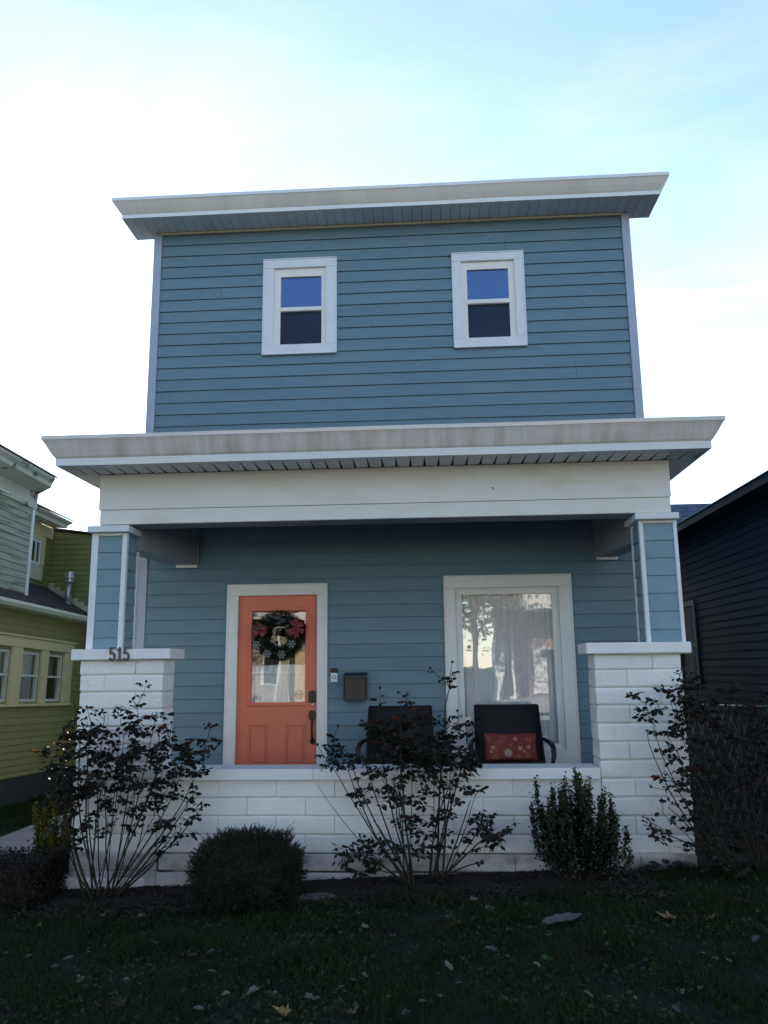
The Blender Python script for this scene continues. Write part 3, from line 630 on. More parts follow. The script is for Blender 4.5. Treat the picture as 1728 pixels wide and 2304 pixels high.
# curtains (hang inside, things of their own)
def curtain(name, x0, x1, z0, z1, y, label, amp=.02, per=.085, m='curtain'):
    n = 120; v = []; f = []
    for j, zf in enumerate((0, .25, .5, .75, 1)):
        for i in range(n+1):
            t = i/n; xx = x0+(x1-x0)*t; v.append((xx, y+amp*math.sin(xx/per*6.28+.8*math.sin(xx*7)+zf)*(1.1-.4*zf), z0+(z1-z0)*zf+.006*math.sin(xx*9)))
    for j in range(4):
        for i in range(n): f.append((j*(n+1)+i, j*(n+1)+i+1, (j+1)*(n+1)+i+1, (j+1)*(n+1)+i))
    mb = MB(); mb.v = v; mb.f = f; return tag(mb.build(name, m, None, True), label, 'curtain')
curtain('curtain', .74, 1.87, .80, 2.54, YW+.085, 'sheer white full height curtain behind the porch window', .012, .06, 'sheer')
curtain('curtain', 1.40, 1.87, .80, 1.70, YW+.17, 'pale cloth hanging behind the sheer curtain of the porch window', .006)
curtain('curtain', -1.70, -.93, 1.1, 1.72, YW+.085, 'white curtain behind the lower door glass', .012, .06)

# ------------------------------------------------------------------ porch things
# doorbell
bell = empty('doorbell', (-.669, YW, 1.52), 'black and silver video doorbell on the blue siding beside the door', 'doorbell')
MB().bbox(-.708, -.630, YW-.030, YW-.0, 1.522, 1.625, .006).build('faceplate', 'silver', bell)
MB().bbox(-.708, -.630, YW-.030, YW-.0, 1.6255, 1.675, .006).build('camera_cover', 'black_plastic', bell)
b_ = MB().lathe((-.669, YW-.030, 1.575), [(.0, -.004), (.020, -.004), (.021, -.001), (.021, .006), (0, .006)], 20, 'Y').build('button_ring', 'mailbox', bell, False)
MB().lathe((-.669, YW-.034, 1.575), [(.0, -.004), (.014, -.003), (.0155, .002), (0, .002)], 20, 'Y').build('button', 'silver', b_)
MB().tube([(-.745, YW-.012, 1.545), (-.735, YW-.02, 1.53), (-.715, YW-.018, 1.522), (-.70, YW-.012, 1.53)], .0025, 5).build('wire', 'trim', bell)
# mailbox
mbx = empty('mailbox', (-.42, YW, 1.32), 'brown metal mailbox with a dark lid on the blue siding', 'mailbox')
body = MB(); body.loft([[(-.545, YW-.095, 1.335), (-.305, YW-.095, 1.335), (-.305, YW-.002, 1.335), (-.545, YW-.002, 1.335)], [(-.545, YW-.085, 1.36), (-.305, YW-.085, 1.36), (-.305, YW-.002, 1.36), (-.545, YW-.002, 1.36)], [(-.54, YW-.105, 1.585), (-.31, YW-.105, 1.585), (-.31, YW-.002, 1.585), (-.54, YW-.002, 1.585)]]); body.build('body', 'mailbox', mbx)
MB().loft([[(-.555, YW-.125, 1.568), (-.292, YW-.125, 1.568), (-.292, YW-.001, 1.59), (-.555, YW-.001, 1.59)], [(-.555, YW-.125, 1.592), (-.292, YW-.125, 1.592), (-.292, YW-.001, 1.628), (-.555, YW-.001, 1.628)]]).build('lid', 'mailbox_lid', mbx)
MB().bbox(-.552, -.298, YW-.108, YW-.003, 1.318, 1.334, .004).build('base_lip', 'mailbox', mbx)
for xx in (-.555, -.304): MB().bbox(xx, xx+.009, YW-.112, YW-.003, 1.34, 1.566, .002).build('side_flange', 'mailbox_lid', mbx)

# wreath
WC = Vector((-1.307, YW-.045, 2.05))
wr = empty('wreath', WC-Vector((0, 0, .3)), 'round pine wreath with red bows and silver snowflakes on the orange door', 'wreath')
nn = 7500; nd = np.zeros((nn, 4, 3))
for i in range(nn):
    a = rng.uniform(0, 2*np.pi); b = rng.uniform(0, 2*np.pi); rr_ = .205+.052*math.cos(b)+rng.normal(0, .012); c0 = np.array([math.cos(a)*rr_, -.052*abs(math.sin(b))*rng.uniform(.2, 1), math.sin(a)*rr_])
    d = np.array([math.cos(a)*math.cos(b)+rng.normal(0, .6)-math.sin(a)*.3, -abs(math.sin(b))+rng.normal(0, .4), math.sin(a)*math.cos(b)+rng.normal(0, .6)+math.cos(a)*.3]); d /= np.linalg.norm(d); L = rng.uniform(.022, .048)
    s_ = np.cross(d, rng.normal(0, 1, 3)); s_ /= np.linalg.norm(s_); s_ *= .0019; o_ = np.array(WC)+c0
    nd[i] = [o_-s_, o_+s_, o_+d*L+s_*.3, o_+d*L-s_*.3]
tag(big_mesh('pine_needles', nd, 4, 'needle', wr, 'stuff', origin=tuple(WC)))
ring = MB(); pts = [WC+Vector((.205*math.cos(2*math.pi*k/32), -.012, .205*math.sin(2*math.pi*k/32))) for k in range(33)]; ring.tube(pts, .034, 7).build('ring', 'needle', wr)
def bow_loop(c, ang, L, w_, parent):
    mb = MB(); rings = []
    for i in range(13):
        t = i/12*2*math.pi; r = L*.5*(1-math.cos(t)); yy = -.022*math.sin(t)-.012*(1-math.cos(t)); hw = w_*(.35+.65*math.sin(t/2))
        cx1, cz1 = math.cos(ang)*r, math.sin(ang)*r; nx_, nz_ = -math.sin(ang)*hw, math.cos(ang)*hw
        rings.append([(c[0]+cx1+nx_, c[1]+yy, c[2]+cz1+nz_), (c[0]+cx1-nx_, c[1]+yy-.006, c[2]+cz1-nz_)])
    mb.loft(rings, close=False, caps=False); return mb.build('bow_loop', 'ribbon', parent)
def bow(c, angs, L):
    hub = MB().lathe((c[0], c[1], c[2]), [(0, -.03), (.016, -.025), (.018, 0), (0, .01)], 10, 'Y').build('bow', 'ribbon', wr)
    for a in angs: bow_loop(c, math.radians(a), L*random.uniform(.85, 1.1), .030, hub)
    for k in range(46):      # printed snow dots as tiny raised flakes
        a = math.radians(random.choice(angs)+random.uniform(-16, 16)); r = L*random.uniform(.25, .98); x = c[0]+math.cos(a)*r; z = c[2]+math.sin(a)*r; y = c[1]-.052; s_ = random.uniform(.003, .0055)
        MB().add([(x-s_, y, z), (x, y, z-s_), (x+s_, y, z), (x, y, z+s_)], [(0, 1, 2, 3)]).build('print_dot', 'ribbon_dot', hub) if k < 40 else None
bow((-1.505, YW-.10, 2.115), (100, 160, 225, 300, 20, -35), .088)
bow((-1.105, YW-.10, 2.125), (75, 110, 30, -20, -75, 205, 235), .105)
for k, (a, L) in enumerate(((60, .13), (85, .15), (100, .14), (120, .12), (40, .12), (140, .13), (95, .11), (72, .12))):
    a0 = math.radians(a); c = WC+Vector((.18*math.cos(a0), -.07-.006*k, .165*math.sin(a0)+.02)); d = Vector((random.uniform(-1, 1), -.25, random.uniform(-.45, .5))).normalized(); s_ = d.cross(Vector((0, 1, 0))).normalized()*.02
    MB().add([c, c+d*L*.5+s_, c+d*L, c+d*L*.5-s_, c+d*L*.5+Vector((0, -.008, 0))], [(0, 1, 4), (1, 2, 4), (2, 3, 4), (3, 0, 4)]).build('felt_leaf', 'wreath_leaf', wr)
for k, (x, z) in enumerate(((-1.545, 1.945), (-1.42, 1.845), (-1.255, 1.832), (-1.145, 1.95))):
    sf = MB(); r = .047
    for q in range(6):
        a = q*math.pi/3; d = Vector((math.cos(a), 0, math.sin(a))); s_ = Vector((-math.sin(a), 0, math.cos(a)))*.0042; c = Vector((x, YW-.115, z))
        sf.prism([((c+s_).x, (c+s_).z), ((c-s_).x, (c-s_).z), ((c+d*r-s_).x, (c+d*r-s_).z), ((c+d*r+s_).x, (c+d*r+s_).z)], YW-.118-q*.0003, YW-.112)
        for fr_ in (.5, .75):
            for sg in (-1, 1):
                m0 = c+d*r*fr_; a2 = a+sg*.9; d2 = Vector((math.cos(a2), 0, math.sin(a2))); t_ = Vector((-math.sin(a2), 0, math.cos(a2)))*.003; m1 = m0+d2*r*.32
                sf.prism([((m0+t_).x, (m0+t_).z), ((m0-t_).x, (m0-t_).z), ((m1-t_).x, (m1-t_).z), ((m1+t_).x, (m1+t_).z)], YW-.1175-q*.0003, YW-.1125)
    sf.build('snowflake', 'snow', wr)
orn = MB().lathe((-1.30, YW-.09, 2.05), [(0, -.005), (.030, 0), (.036, .02), (.026, .045), (.034, .05), (.022, .085), (.0, .09)], 12).build('hanging_ornament', 'orn_dark', wr, True)
for x, z, r in ((-1.345, 2.105, .016), (-1.275, 2.112, .012), (-1.37, 1.985, .018)):
    MB().lathe((x, YW-.11, z), [(0, -r), (r*.7, -r*.7), (r, 0), (r*.7, r*.7), (0, r)], 10, 'Y').build('bauble', 'orn_white', orn, True)
MB().lathe((-1.375, YW-.10, 1.975), [(0, -.012), (.014, 0), (0, .012)], 8, 'Y').build('bauble', 'orn_dark', orn, True)

# chairs
def chair(cx, label, ztop):
    yb = 1.30
    ch_ = empty('porch_chair', (cx, 1.1, .45), label, 'chair', 'black sling chairs on the porch')
    wt, wb_ = .325, .345; zs = .74
    # back: sling between two side rails
    rings = []
    for i in range(9):
        t = i/8; z = zs-.06+(ztop-zs+.06)*t; y = yb-.26+.24*t+.02*math.sin(t*3); w_ = wb_+(wt-wb_)*t; sag = -.01*math.sin(math.pi*t)
        rings.append([(cx-w_, y-.006, z), (cx-w_*.33, y+.01+sag, z+.004*t), (cx+w_*.33, y+.01+sag, z+.004*t), (cx+w_, y-.006, z), (cx+w_, y+.010, z), (cx+w_*.33, y+.022+sag, z+.004*t), (cx-w_*.33, y+.022+sag, z+.004*t), (cx-w_, y+.010, z)])
    MB().loft(rings).build('backrest', 'sling', ch_, True)
    MB().bbox(cx-.335, cx+.335, .72, 1.10, .70, .732, .012).build('seat', 'sling', ch_)
    MB().bbox(cx-.30, cx+.30, .705, .719, .70, .728, .005).build('seat_front_edge', 'seat_edge', ch_)
    for s in (-1, 1):
        MB().tube([(cx+s*(wt+.006), yb-.005, ztop+.004), (cx+s*(wb_+.004), yb-.25, zs-.05), (cx+s*(wb_+.006), yb-.27, .64)], [.014, .015, .015], 8).build('back_rail', 'tyre', ch_, True)
        MB().tube([(cx+s*.36, 1.12, .93), (cx+s*.392, 1.0, .915), (cx+s*.405, .86, .90), (cx+s*.41, .77, .87), (cx+s*.408, .745, .80), (cx+s*.39, .76, .70), (cx+s*.37, .78, .47), (cx+s*.37, .80, .453)], [.018, .024, .027, .027, .024, .018, .015, .015], 8).build('arm', 'tyre', ch_, True)
        MB().tube([(cx+s*.35, 1.08, .70), (cx+s*.36, 1.22, .58), (cx+s*.37, 1.34, .453)], .015, 8).build('leg', 'tyre', ch_, True)
    MB().tube([(cx-.33, yb-.004, ztop+.006), (cx, yb+.012, ztop+.001), (cx+.33, yb-.004, ztop+.006)], .011, 6).build('top_rail', 'tyre', ch_, True)
chair(1.225, 'black mesh porch chair holding a floral cushion below the porch window', 1.262)
chair(.085, 'empty black mesh porch chair behind the middle rose bush', 1.258)
# cushion
pil = empty('cushion', (1.22, .88, .735), 'rust red cushion printed with cream flowers on the black porch chair', 'cushion')
PT = lambda a, b: None
def pil_point(u, v, side):
    e = (1-abs(u)**4)*(1-abs(v)**4); th = .065*max(0, e)**.5; x = 1.222+.262*u*(1-.03*(1-v*v)); h = .14*v*(1-.05*(1-u*u))
    return Vector((x, .90+h*.32-side*th, .872+h*.94-side*th*.2))
v, f = [], []; n1, n2 = 16, 10
for side in (1, -1):
    for j in range(n2+1):
        for i in range(n1+1): v.append(pil_point(-1+2*i/n1, -1+2*j/n2, side))
for sidx in (0, 1):
    o = sidx*(n1+1)*(n2+1)
    for j in range(n2):
        for i in range(n1):
            q = (o+j*(n1+1)+i, o+j*(n1+1)+i+1, o+(j+1)*(n1+1)+i+1, o+(j+1)*(n1+1)+i); f.append(q if sidx == 0 else q[::-1])
mb = MB(); mb.v = [tuple(p) for p in v]; mb.f = f; mb.build('cover', 'pillow', pil, True)
def flower(u, v, r, n, m, ang=0, parent=pil):
    mb = MB()
    for k in range(n):
        a = ang+2*math.pi*k/n
        def q(rad, da): return pil_point(u+rad*math.cos(a+da)/.262, v+rad*math.sin(a+da)/.14, 1)+Vector((0, -.0025-.0002*k, 0))
        mb.add([q(r*.15, 0), q(r*.62, -1.2/n*1.5), q(r, 0), q(r*.62, 1.2/n*1.5)], [(0, 1, 2, 3)])
    mb.build('printed_flower', m, parent)
flower(-.13, -.30, .052, 11, 'petal_grey'); flower(-.13, -.30, .03, 9, 'petal_print', .3)
for u, v, r, n, m, a in ((-.72, .1, .022, 5, 'petal_print', .3), (-.8, -.25, .018, 4, 'petal_print', 1), (.18, .72, .024, 5, 'petal_print', .2), (.36, .05, .028, 5, 'petal_print', .8), (.7, .12, .022, 5, 'petal_print', .1), (-.45, .5, .034, 3, 'gold_print', 1.1), (-.3, .62, .026, 3, 'gold_print', 2.4), (.72, .65, .034, 3, 'gold_print', .6), (.62, -.5, .036, 3, 'gold_print', 1.9), (.3, -.55, .028, 3, 'gold_print', .2), (-.62, -.68, .034, 3, 'gold_print', 1.4), (-.85, .7, .028, 3, 'gold_print', .5), (.9, -.2, .026, 3, 'gold_print', 2.0), (.5, -.2, .016, 4, 'petal_print', .5), (0, .28, .022, 3, 'gold_print', .9)): flower(u, v, r, n, m, a)


# ------------------------------------------------------------------ the olive house on the left
lh = empty('olive_house', (-6.2, 5.5, 0), 'olive green clapboard house with cream window trim and dark low roof', 'house')
lw = MB(); LHW = [(4.08, 4.74, 1.19, 1.99), (5.07, 5.72, 1.19, 1.99), (5.96, 6.57, 1.19, 1.99)]
def side_wall(x0, x1, y0, y1, z0, z1, holes):
    t = wall_with_holes(y0, y1, z0, z1, 0, 1, holes); mb = MB(); mb.f = t.f
    mb.v = [(x0+(x1-x0)*p[1], p[0], p[2]) for p in t.v]; return mb
lwall = side_wall(-6.33, -6.214, -1.5, 13, .02, 2.62, LHW).build('side_wall', 'gwall', lh)
siding(lwall, lambda s, o, z: (-6.210+o, s, z), -1.5, 13, 2.60, .03, .104, 'gwall', [(3.98, 6.88, 1.12, 2.22)], seg=1.2, wob=.003, lip=.011)
MB().box(-6.40, -6.22, -1.5, 13, -.6, .02).build('foundation', 'asphalt', lh)
# triple window
lwin = side_wall(-6.28, -6.225, 3.99, 6.88, 1.125, 2.13, [(a+.045, b-.045, c+.04, d-.04) for a, b, c, d in LHW]).build('window', 'sash', lh)
for a, b in ((3.90, 4.07), (4.75, 5.06), (5.73, 5.95), (6.58, 6.88)): MB().bbox(-6.23, -6.165, a, b, 1.155, 2.04, .006).build('casing', 'cream', lwin)
MB().bbox(-6.235, -6.16, 3.9, 6.90, 2.041, 2.20, .006).build('head_casing', 'cream', lwin)
MB().bbox(-6.235, -6.13, 3.88, 6.94, 2.201, 2.235, .006).build('head_cap', 'cream', lwin)
MB().bbox(-6.235, -6.14, 3.9, 6.90, 1.11, 1.154, .006).build('sill', 'cream', lwin)
for a, b, c, d in LHW:
    MB().box(-6.262, -6.257, a, b, c, d).build('pane', 'dglass', lwin)
    MB().bbox(-6.245, -6.205, a+.01, b-.01, 1.585, 1.62, .003).build('meeting_rail', 'sash', lwin)
    MB().box(-6.40, -6.395, a-.05, b+.05, 1.60, d+.05).build('roller_blind', 'blind', lwin)
    MB().box(-6.7, -6.69, a-.3, b+.3, c-.2, d+.2).build('room_back', 'darkroom', lwin)
# low roof, gutter
rf = MB().add([(-5.98, -1.6, 2.70), (-5.98, 7.47, 2.70), (-7.2, 7.47, 3.432), (-7.2, -1.6, 3.432), (-5.98, -1.6, 2.66), (-5.98, 7.47, 2.66), (-7.2, 7.47, 3.392), (-7.2, -1.6, 3.392)], [(0, 3, 2, 1), (4, 5, 6, 7), (0, 1, 5, 4), (1, 2, 6, 5), (3, 0, 4, 7)]).build('low_roof', 'lshingle', lh)
for k in range(9):
    x = -5.99-.13*k; z = 2.702+.078*k
    MB().add([(x, -1.6, z+.004), (x, 7.46, z+.004), (x-.15, 7.46, z+.09), (x-.15, -1.6, z+.09), (x, -1.6, z-.006), (x, 7.46, z-.006)], [(0, 3, 2, 1), (0, 1, 5, 4)]).build('shingle_course', 'lshingle', rf)
gprof = [(-5.985, 2.705), (-5.88, 2.705), (-5.872, 2.66), (-5.90, 2.61), (-5.985, 2.60)]
MB().loft([[(x, -1.6, z) for x, z in gprof], [(x, 7.46, z) for x, z in gprof]]).build('gutter', 'gutter', lh)
MB().box(-6.215, -5.99, -1.6, 7.46, 2.612, 2.63).build('eave_soffit', 'cream_pale', lh)
MB().tube([(-6.52, 7.2, 2.93), (-6.50, 7.2, 3.42)], .052, 12).build('vent_pipe', 'galv', lh, True)
vp = MB().lathe((-6.498, 7.2, 3.40), [(.055, 0), (.085, .01), (.085, .05), (.06, .055), (.06, .07), (.095, .075), (.095, .2), (.085, .205), (0, .21)], 14).build('vent_cap', 'galv', lh)
MB().lathe((-6.52, 7.2, 2.90), [(.12, -.02), (.10, .06), (.058, .12), (.05, .12)], 14).build('vent_flashing', 'galv', lh)
# weathered bay above the roof
bay = MB().box(-7.0, -6.392, -.5, 5.40, 2.90, 4.70).build('weathered_bay', 'weath', lh)
siding(bay, lambda s, o, z: (-6.388+o, s, z), -.5, 5.33, 4.42, 2.95, .112, 'weath', [(3.0, 3.74, 2.95, 4.3)], seg=.8, wob=.006, lip=.012)
MB().bbox(-6.39, -6.362, 5.33, 5.415, 2.89, 4.42, .004).build('corner_board', 'trim', bay)
MB().bbox(-6.39, -6.35, 3.68, 3.80, 3.05, 4.25, .005).build('window_casing', 'sash', bay)
MB().bbox(-6.40, -6.34, 2.9, 3.82, 4.25, 4.33, .005).build('window_head', 'cream_pale', bay)
MB().add([(-6.385, 2.7, 4.47), (-6.385, 4.05, 4.47), (-6.05, 4.1, 4.36), (-6.05, 2.7, 4.36), (-6.385, 2.7, 4.44), (-6.385, 4.05, 4.44), (-6.05, 4.1, 4.33), (-6.05, 2.7, 4.33)], [(0, 1, 2, 3), (7, 6, 5, 4), (1, 5, 6, 2), (2, 6, 7, 3)]).build('window_hood', 'peel', bay)
MB().bbox(-6.41, -6.345, -.5, 5.43, 4.42, 4.70, .005).build('cornice_frieze', 'peel', lh)
cp = [(-6.35, 4.70), (-5.98, 4.735), (-5.965, 4.80), (-5.90, 4.845), (-5.885, 4.88), (-6.35, 5.0)]
co = MB().loft([[(x, -.5, z) for x, z in cp], [(x, 5.08+(x+5.9)*-.8, z) for x, z in cp]]).build('cornice', 'peel', lh)
MB().loft([[(x, -.5, z) for x, z in ((-5.87, 4.885), (-5.87, 4.91), (-7.3, 5.45), (-7.3, 5.42))], [(x, 5.12, z) for x, z in ((-5.87, 4.885), (-5.87, 4.91), (-7.3, 5.45), (-7.3, 5.42))]]).build('upper_roof', 'lshingle', lh)
# rear upper wall with small window
rw = side_wall(-7.2, -7.06, 5.2, 7.5, 3.2, 4.55, [(6.68, 7.0, 3.79, 4.14)]).build('rear_upper_wall', 'gwall2', lh)
siding(rw, lambda s, o, z: (-7.055+o, s, z), 5.2, 7.49, 4.30, 3.40, .104, 'gwall2', [(6.55, 7.2, 3.4, 4.4)], seg=2, lip=.011)
MB().bbox(-7.06, -7.03, 5.2, 7.48, 4.30, 4.52, .004).build('frieze', 'cream', rw)
MB().bbox(-7.06, -7.035, 6.56, 7.18, 3.43, 3.72, .004).build('apron_panel', 'cream_pale', rw)
w2 = MB().bbox(-7.065, -7.025, 6.54, 6.66, 3.721, 4.295, .004).build('small_window', 'cream', rw)
MB().bbox(-7.065, -7.025, 7.03, 7.19, 3.721, 4.295, .004).build('small_window', 'cream', rw)
MB().bbox(-7.065, -7.025, 6.661, 7.029, 4.19, 4.294, .004).build('window_head', 'cream', rw)
for y0, y1 in ((6.665, 6.70), (6.835, 6.87), (6.99, 7.025)): MB().bbox(-7.06, -7.03, y0, y1, 3.725, 4.188, .003).build('sash_stile', 'trim', rw)
MB().bbox(-7.062, -7.034, 6.665, 7.025, 3.722, 3.765, .003).build('sash_rail', 'trim', rw); MB().bbox(-7.062, -7.034, 6.665, 7.025, 4.145, 4.187, .003).build('sash_rail', 'trim', rw)
MB().box(-7.052, -7.048, 6.67, 7.02, 3.74, 4.17).build('pane', 'dglass', rw)
cp2 = [(-7.03, 4.53), (-6.72, 4.50), (-6.70, 4.56), (-6.62, 4.59), (-6.60, 4.62), (-7.03, 4.74)]
MB().loft([[(x, 4.6, z) for x, z in cp2], [(x, 7.38, z) for x, z in cp2]]).build('rear_cornice', 'peel', lh)
MB().loft([[(x, 4.6, z) for x, z in ((-6.58, 4.625), (-6.58, 4.65), (-8.0, 5.3), (-8.0, 5.27))], [(x, 7.40, z) for x, z in ((-6.58, 4.625), (-6.58, 4.65), (-8.0, 5.3), (-8.0, 5.27))]]).build('rear_roof', 'lshingle', lh)
# ell wall that faces the street, with step flashing where the low roof meets it
el = MB().add([(-8.0, 7.515, -.5), (-5.28, 7.515, -.5), (-5.28, 7.515, 4.24), (-8.0, 7.515, 4.63), (-8.0, 12, -.5), (-5.28, 12, -.5), (-5.28, 12, 4.24), (-8.0, 12, 4.63)], [(0, 1, 2, 3), (7, 6, 5, 4), (1, 5, 6, 2), (0, 3, 7, 4), (3, 2, 6, 7)]).build('ell', 'gwall2', lh)
for k in range(46):
    zt = 4.62-.104*k; xr = min(-5.285, -5.285)
    if zt < .05: break
    # boards follow the sloping top edge
    x1 = min(-5.285, -5.28-(zt-4.24)/.1434 if zt > 4.24 else -5.285)
    if x1 > -7.9: siding(el, lambda s, o, z: (s, 7.51-o, z), -7.95, x1, zt, zt-.104, .104, 'gwall2', seg=2, lip=.011)
MB().add([(-8.05, 7.45, 4.655), (-5.22, 7.45, 4.25), (-5.22, 12, 4.25), (-8.05, 12, 4.655), (-8.05, 7.45, 4.69), (-5.22, 7.45, 4.285), (-5.22, 12, 4.285), (-8.05, 12, 4.69)], [(0, 3, 2, 1), (4, 5, 6, 7), (0, 1, 5, 4), (1, 2, 6, 5)]).build('ell_roof', 'lshingle', lh)
for k in range(8):
    x = -7.05+.125*k; z = 3.345-.075*k+.005
    MB().box(x, x+.122, 7.478, 7.488, z-.1, z+.085).build('flashing_step', 'flash', el)
MB().box(-13, -7.21, -1.5, 7.5, -.4, 4.9).build('house_body', 'gwall2', lh)
MB().box(-12.9, -7.02, -.4, 5.1, 4.7, 5.3).build('upper_body', 'weath', lh)
lh.rotation_euler = (-.035, 0, 0)

# ------------------------------------------------------------------ the slate house on the right
rh = empty('slate_house', (4.4, 5, -.1), 'dark slate blue house with black eaves close beside the blue house', 'house')
rwl = side_wall(4.316, 4.45, .2, 13, -.3, 3.56, [(4.56, 5.4, 1.46, 2.54)]).build('side_wall', 'rwall', rh)
siding(rwl, lambda s, o, z: (4.312-o, s, z), .2, 13, 3.54, -.1, .1, 'rwall', [(4.5, 5.46, 1.39, 2.60)], seg=1.6, lip=.013, wob=.002)
MB().prism([(4.33, -.3), (10.05, -.3), (10.05, 3.6), (7.2, 4.42), (4.33, 3.6)], .2, .33).build('front_wall', 'rwall', rh)
siding(rh, lambda s, o, z: (s, .195-o, z), 4.33, 10.05, 3.54, -.1, .1, 'rwall', [(5.6, 6.7, .9, 2.6), (7.9, 8.9, 0, 2.3)], seg=6, lip=.013)
for zt in [3.64+.1*k for k in range(8)]: siding(rh, lambda s, o, z: (s, .195-o, z), 7.2-(4.42-zt)*3.5, 7.2+(4.42-zt)*3.5, zt, zt-.1, .1, 'rwall', seg=6, lip=.013)
fw_ = MB().bbox(5.6, 6.7, .15, .21, .9, 2.6, .006).build('window', 'rtrim', rh); MB().box(5.7, 6.6, .14, .148, 1.0, 2.5).build('pane', 'dglass', fw_)
fd_ = MB().bbox(7.9, 8.9, .15, .21, -.05, 2.3, .006).build('door', 'rtrim', rh)
MB().bbox(4.30, 4.34, .15, .24, -.3, 3.55, .004).build('corner_board', 'rtrim', rh)
for sg in (-1, 1): MB().loft([[(7.2, y, 4.55), (7.2, y, 4.45)] + [(7.2+sg*3.24, y, 3.53), (7.2+sg*3.24, y, 3.645)] for y in (-.13, -.105)]).build('rake_board', 'rfascia', rh)
MB().box(4.46, 9.5, 12.9, 13, -.3, 3.5).build('rear_wall', 'rwall', rh)
rwin = side_wall(4.29, 4.34, 4.5, 5.46, 1.39, 2.61, [(4.57, 5.39, 1.46, 1.93), (4.57, 5.39, 1.975, 2.53)]).build('window', 'rtrim', rh)
MB().box(4.325, 4.33, 4.56, 5.4, 1.45, 2.54).build('pane', 'dglass', rwin)
MB().box(4.6, 4.61, 4.3, 5.7, 1.2, 2.8).build('room_back', 'darkroom', rwin)
MB().box(4.0, 4.315, -.1, 13.2, 3.545, 3.56).build('soffit', 'rfascia', rh)
MB().bbox(3.975, 4.0, -.1, 13.2, 3.535, 3.625, .004).build('fascia', 'rfascia', rh)
MB().bbox(3.955, 4.03, -.12, 13.2, 3.628, 3.642, .003).build('drip_edge', 'rgutter', rh)
MB().add([(3.96, -.1, 3.645), (3.96, 13.2, 3.645), (7.2, 13.2, 4.55), (7.2, -.1, 4.55), (10.4, 13.2, 3.645), (10.4, -.1, 3.645)], [(0, 3, 2, 1), (3, 5, 4, 2)]).build('roof', 'rshingle', rh)
MB().add([(4.5, 8.6, 4.2), (9.5, 8.6, 4.2), (9.5, 10.2, 5.16), (4.5, 10.2, 5.16), (4.5, 11.8, 4.2), (9.5, 11.8, 4.2)], [(0, 1, 2, 3), (3, 2, 5, 4), (0, 3, 4), (1, 5, 2)]).build('rear_roof', 'bshingle', rh)
MB().box(4.62, 9.4, 8.75, 11.7, 3.7, 4.22).build('rear_dormer_wall', 'rwall', rh)
# wire fence between the houses
wf = empty('wire_fence', (3.5, .9, -.1), 'low wire fence between the blue house and the slate house', 'fence')
MB().tube([(2.75, .9, 1.30), (3.3, .9, 1.272), (4.25, .9, 1.235)], .008, 6).build('top_rail', 'wire', wf, True)
for x in (2.78, 3.5, 4.22): MB().tube([(x, .9, -.2), (x, .9, 1.31)], .016, 8).build('post', 'rfascia', wf)
for k in range(26):
    for s in (-1, 1):
        x0 = 2.8+k*.085; x1 = x0+s*.5; pts = [(x0+s*.05*i*1.0, .9+.004*(i % 2), 1.26-.14*i) for i in range(9)]
        pts = [p for p in pts if 2.76 < p[0] < 4.24]
        if len(pts) > 1: MB().tube(pts, .0016, 3).build('wire', 'wire', wf)

# ------------------------------------------------------------------ across the street (sunlit, seen in the glass)
bh = empty('brick_house', (6.5, -27, -.3), 'red brick house with white porch columns across the street', 'house')
MB().box(3.7, 11, -33, -27, -.4, 4.9).build('wall', 'redbrick', bh)
MB().box(3.3, 11.4, -27.5, -24.2, 4.1, 4.75).build('porch_cornice', 'trim', bh)
MB().box(3.3, 11.4, -27.5, -24.3, -.4, .25).build('porch_deck', 'concrete', bh)
for x in (3.15, 3.75, 8.4, 10.9): MB().lathe((x, -24.6, .25), [(.2, 0), (.2, .1), (.14, .16), (.12, 3.7), (.18, 3.75), (.18, 3.86)], 14).build('column', 'trim', bh, True)
MB().bbox(5.0, 5.95, -27, -26.93, .3, 2.5, .02).build('door', 'trim', bh)
for x in (6.8, 8.9):
    q = MB().bbox(x, x+1.1, -27, -26.94, 1.0, 2.7, .02).build('window', 'trim', bh); MB().box(x+.12, x+.98, -26.935, -26.93, 1.1, 2.6).build('pane', 'darkroom', q)
MB().add([(3.4, -26.6, 4.85), (11.3, -26.6, 4.85), (11.3, -30, 6.0), (3.4, -30, 6.0), (3.4, -33.4, 4.85), (11.3, -33.4, 4.85)], [(0, 1, 2, 3), (3, 2, 5, 4)]).build('roof', 'lshingle', bh)
chh = empty('cream_house', (-7, -27, -.3), 'cream clapboard house with red roof and white porch across the street', 'house')
cwl = MB().box(-10.5, -3.6, -33, -27, -.4, 4.4).build('wall', 'osiding', chh)
siding(cwl, lambda s, o, z: (s, -26.99+o, z), -10.5, -3.6, 4.4, 0, .2, 'osiding', seg=9, lip=.03)
MB().add([(-11, -26.3, 4.2), (-3.1, -26.3, 4.2), (-3.1, -30, 5.6), (-11, -30, 5.6), (-3.1, -33.4, 4.2), (-11, -33.4, 4.2)], [(0, 1, 2, 3), (3, 2, 4, 5)]).build('roof', 'ored', chh)
MB().bbox(-11, -3.1, -26.42, -26.3, 3.9, 4.2, .02).build('fascia', 'trim', chh)
for x in (-9.6, -7.7, -5.2):
    q = MB().bbox(x, x+1.0, -26.98, -26.9, .9, 2.8, .02).build('window', 'trim', chh); MB().box(x+.1, x+.9, -26.895, -26.89, 1.0, 2.7).build('pane', 'darkroom', q)
MB().bbox(-6.35, -5.6, -26.98, -26.9, .1, 2.4, .02).build('door', 'cream', chh)
for x in (-6.7, -3.7): MB().bbox(x, x+.2, -25.6, -25.4, -.3, 3.6, .02).build('porch_post', 'trim', chh)
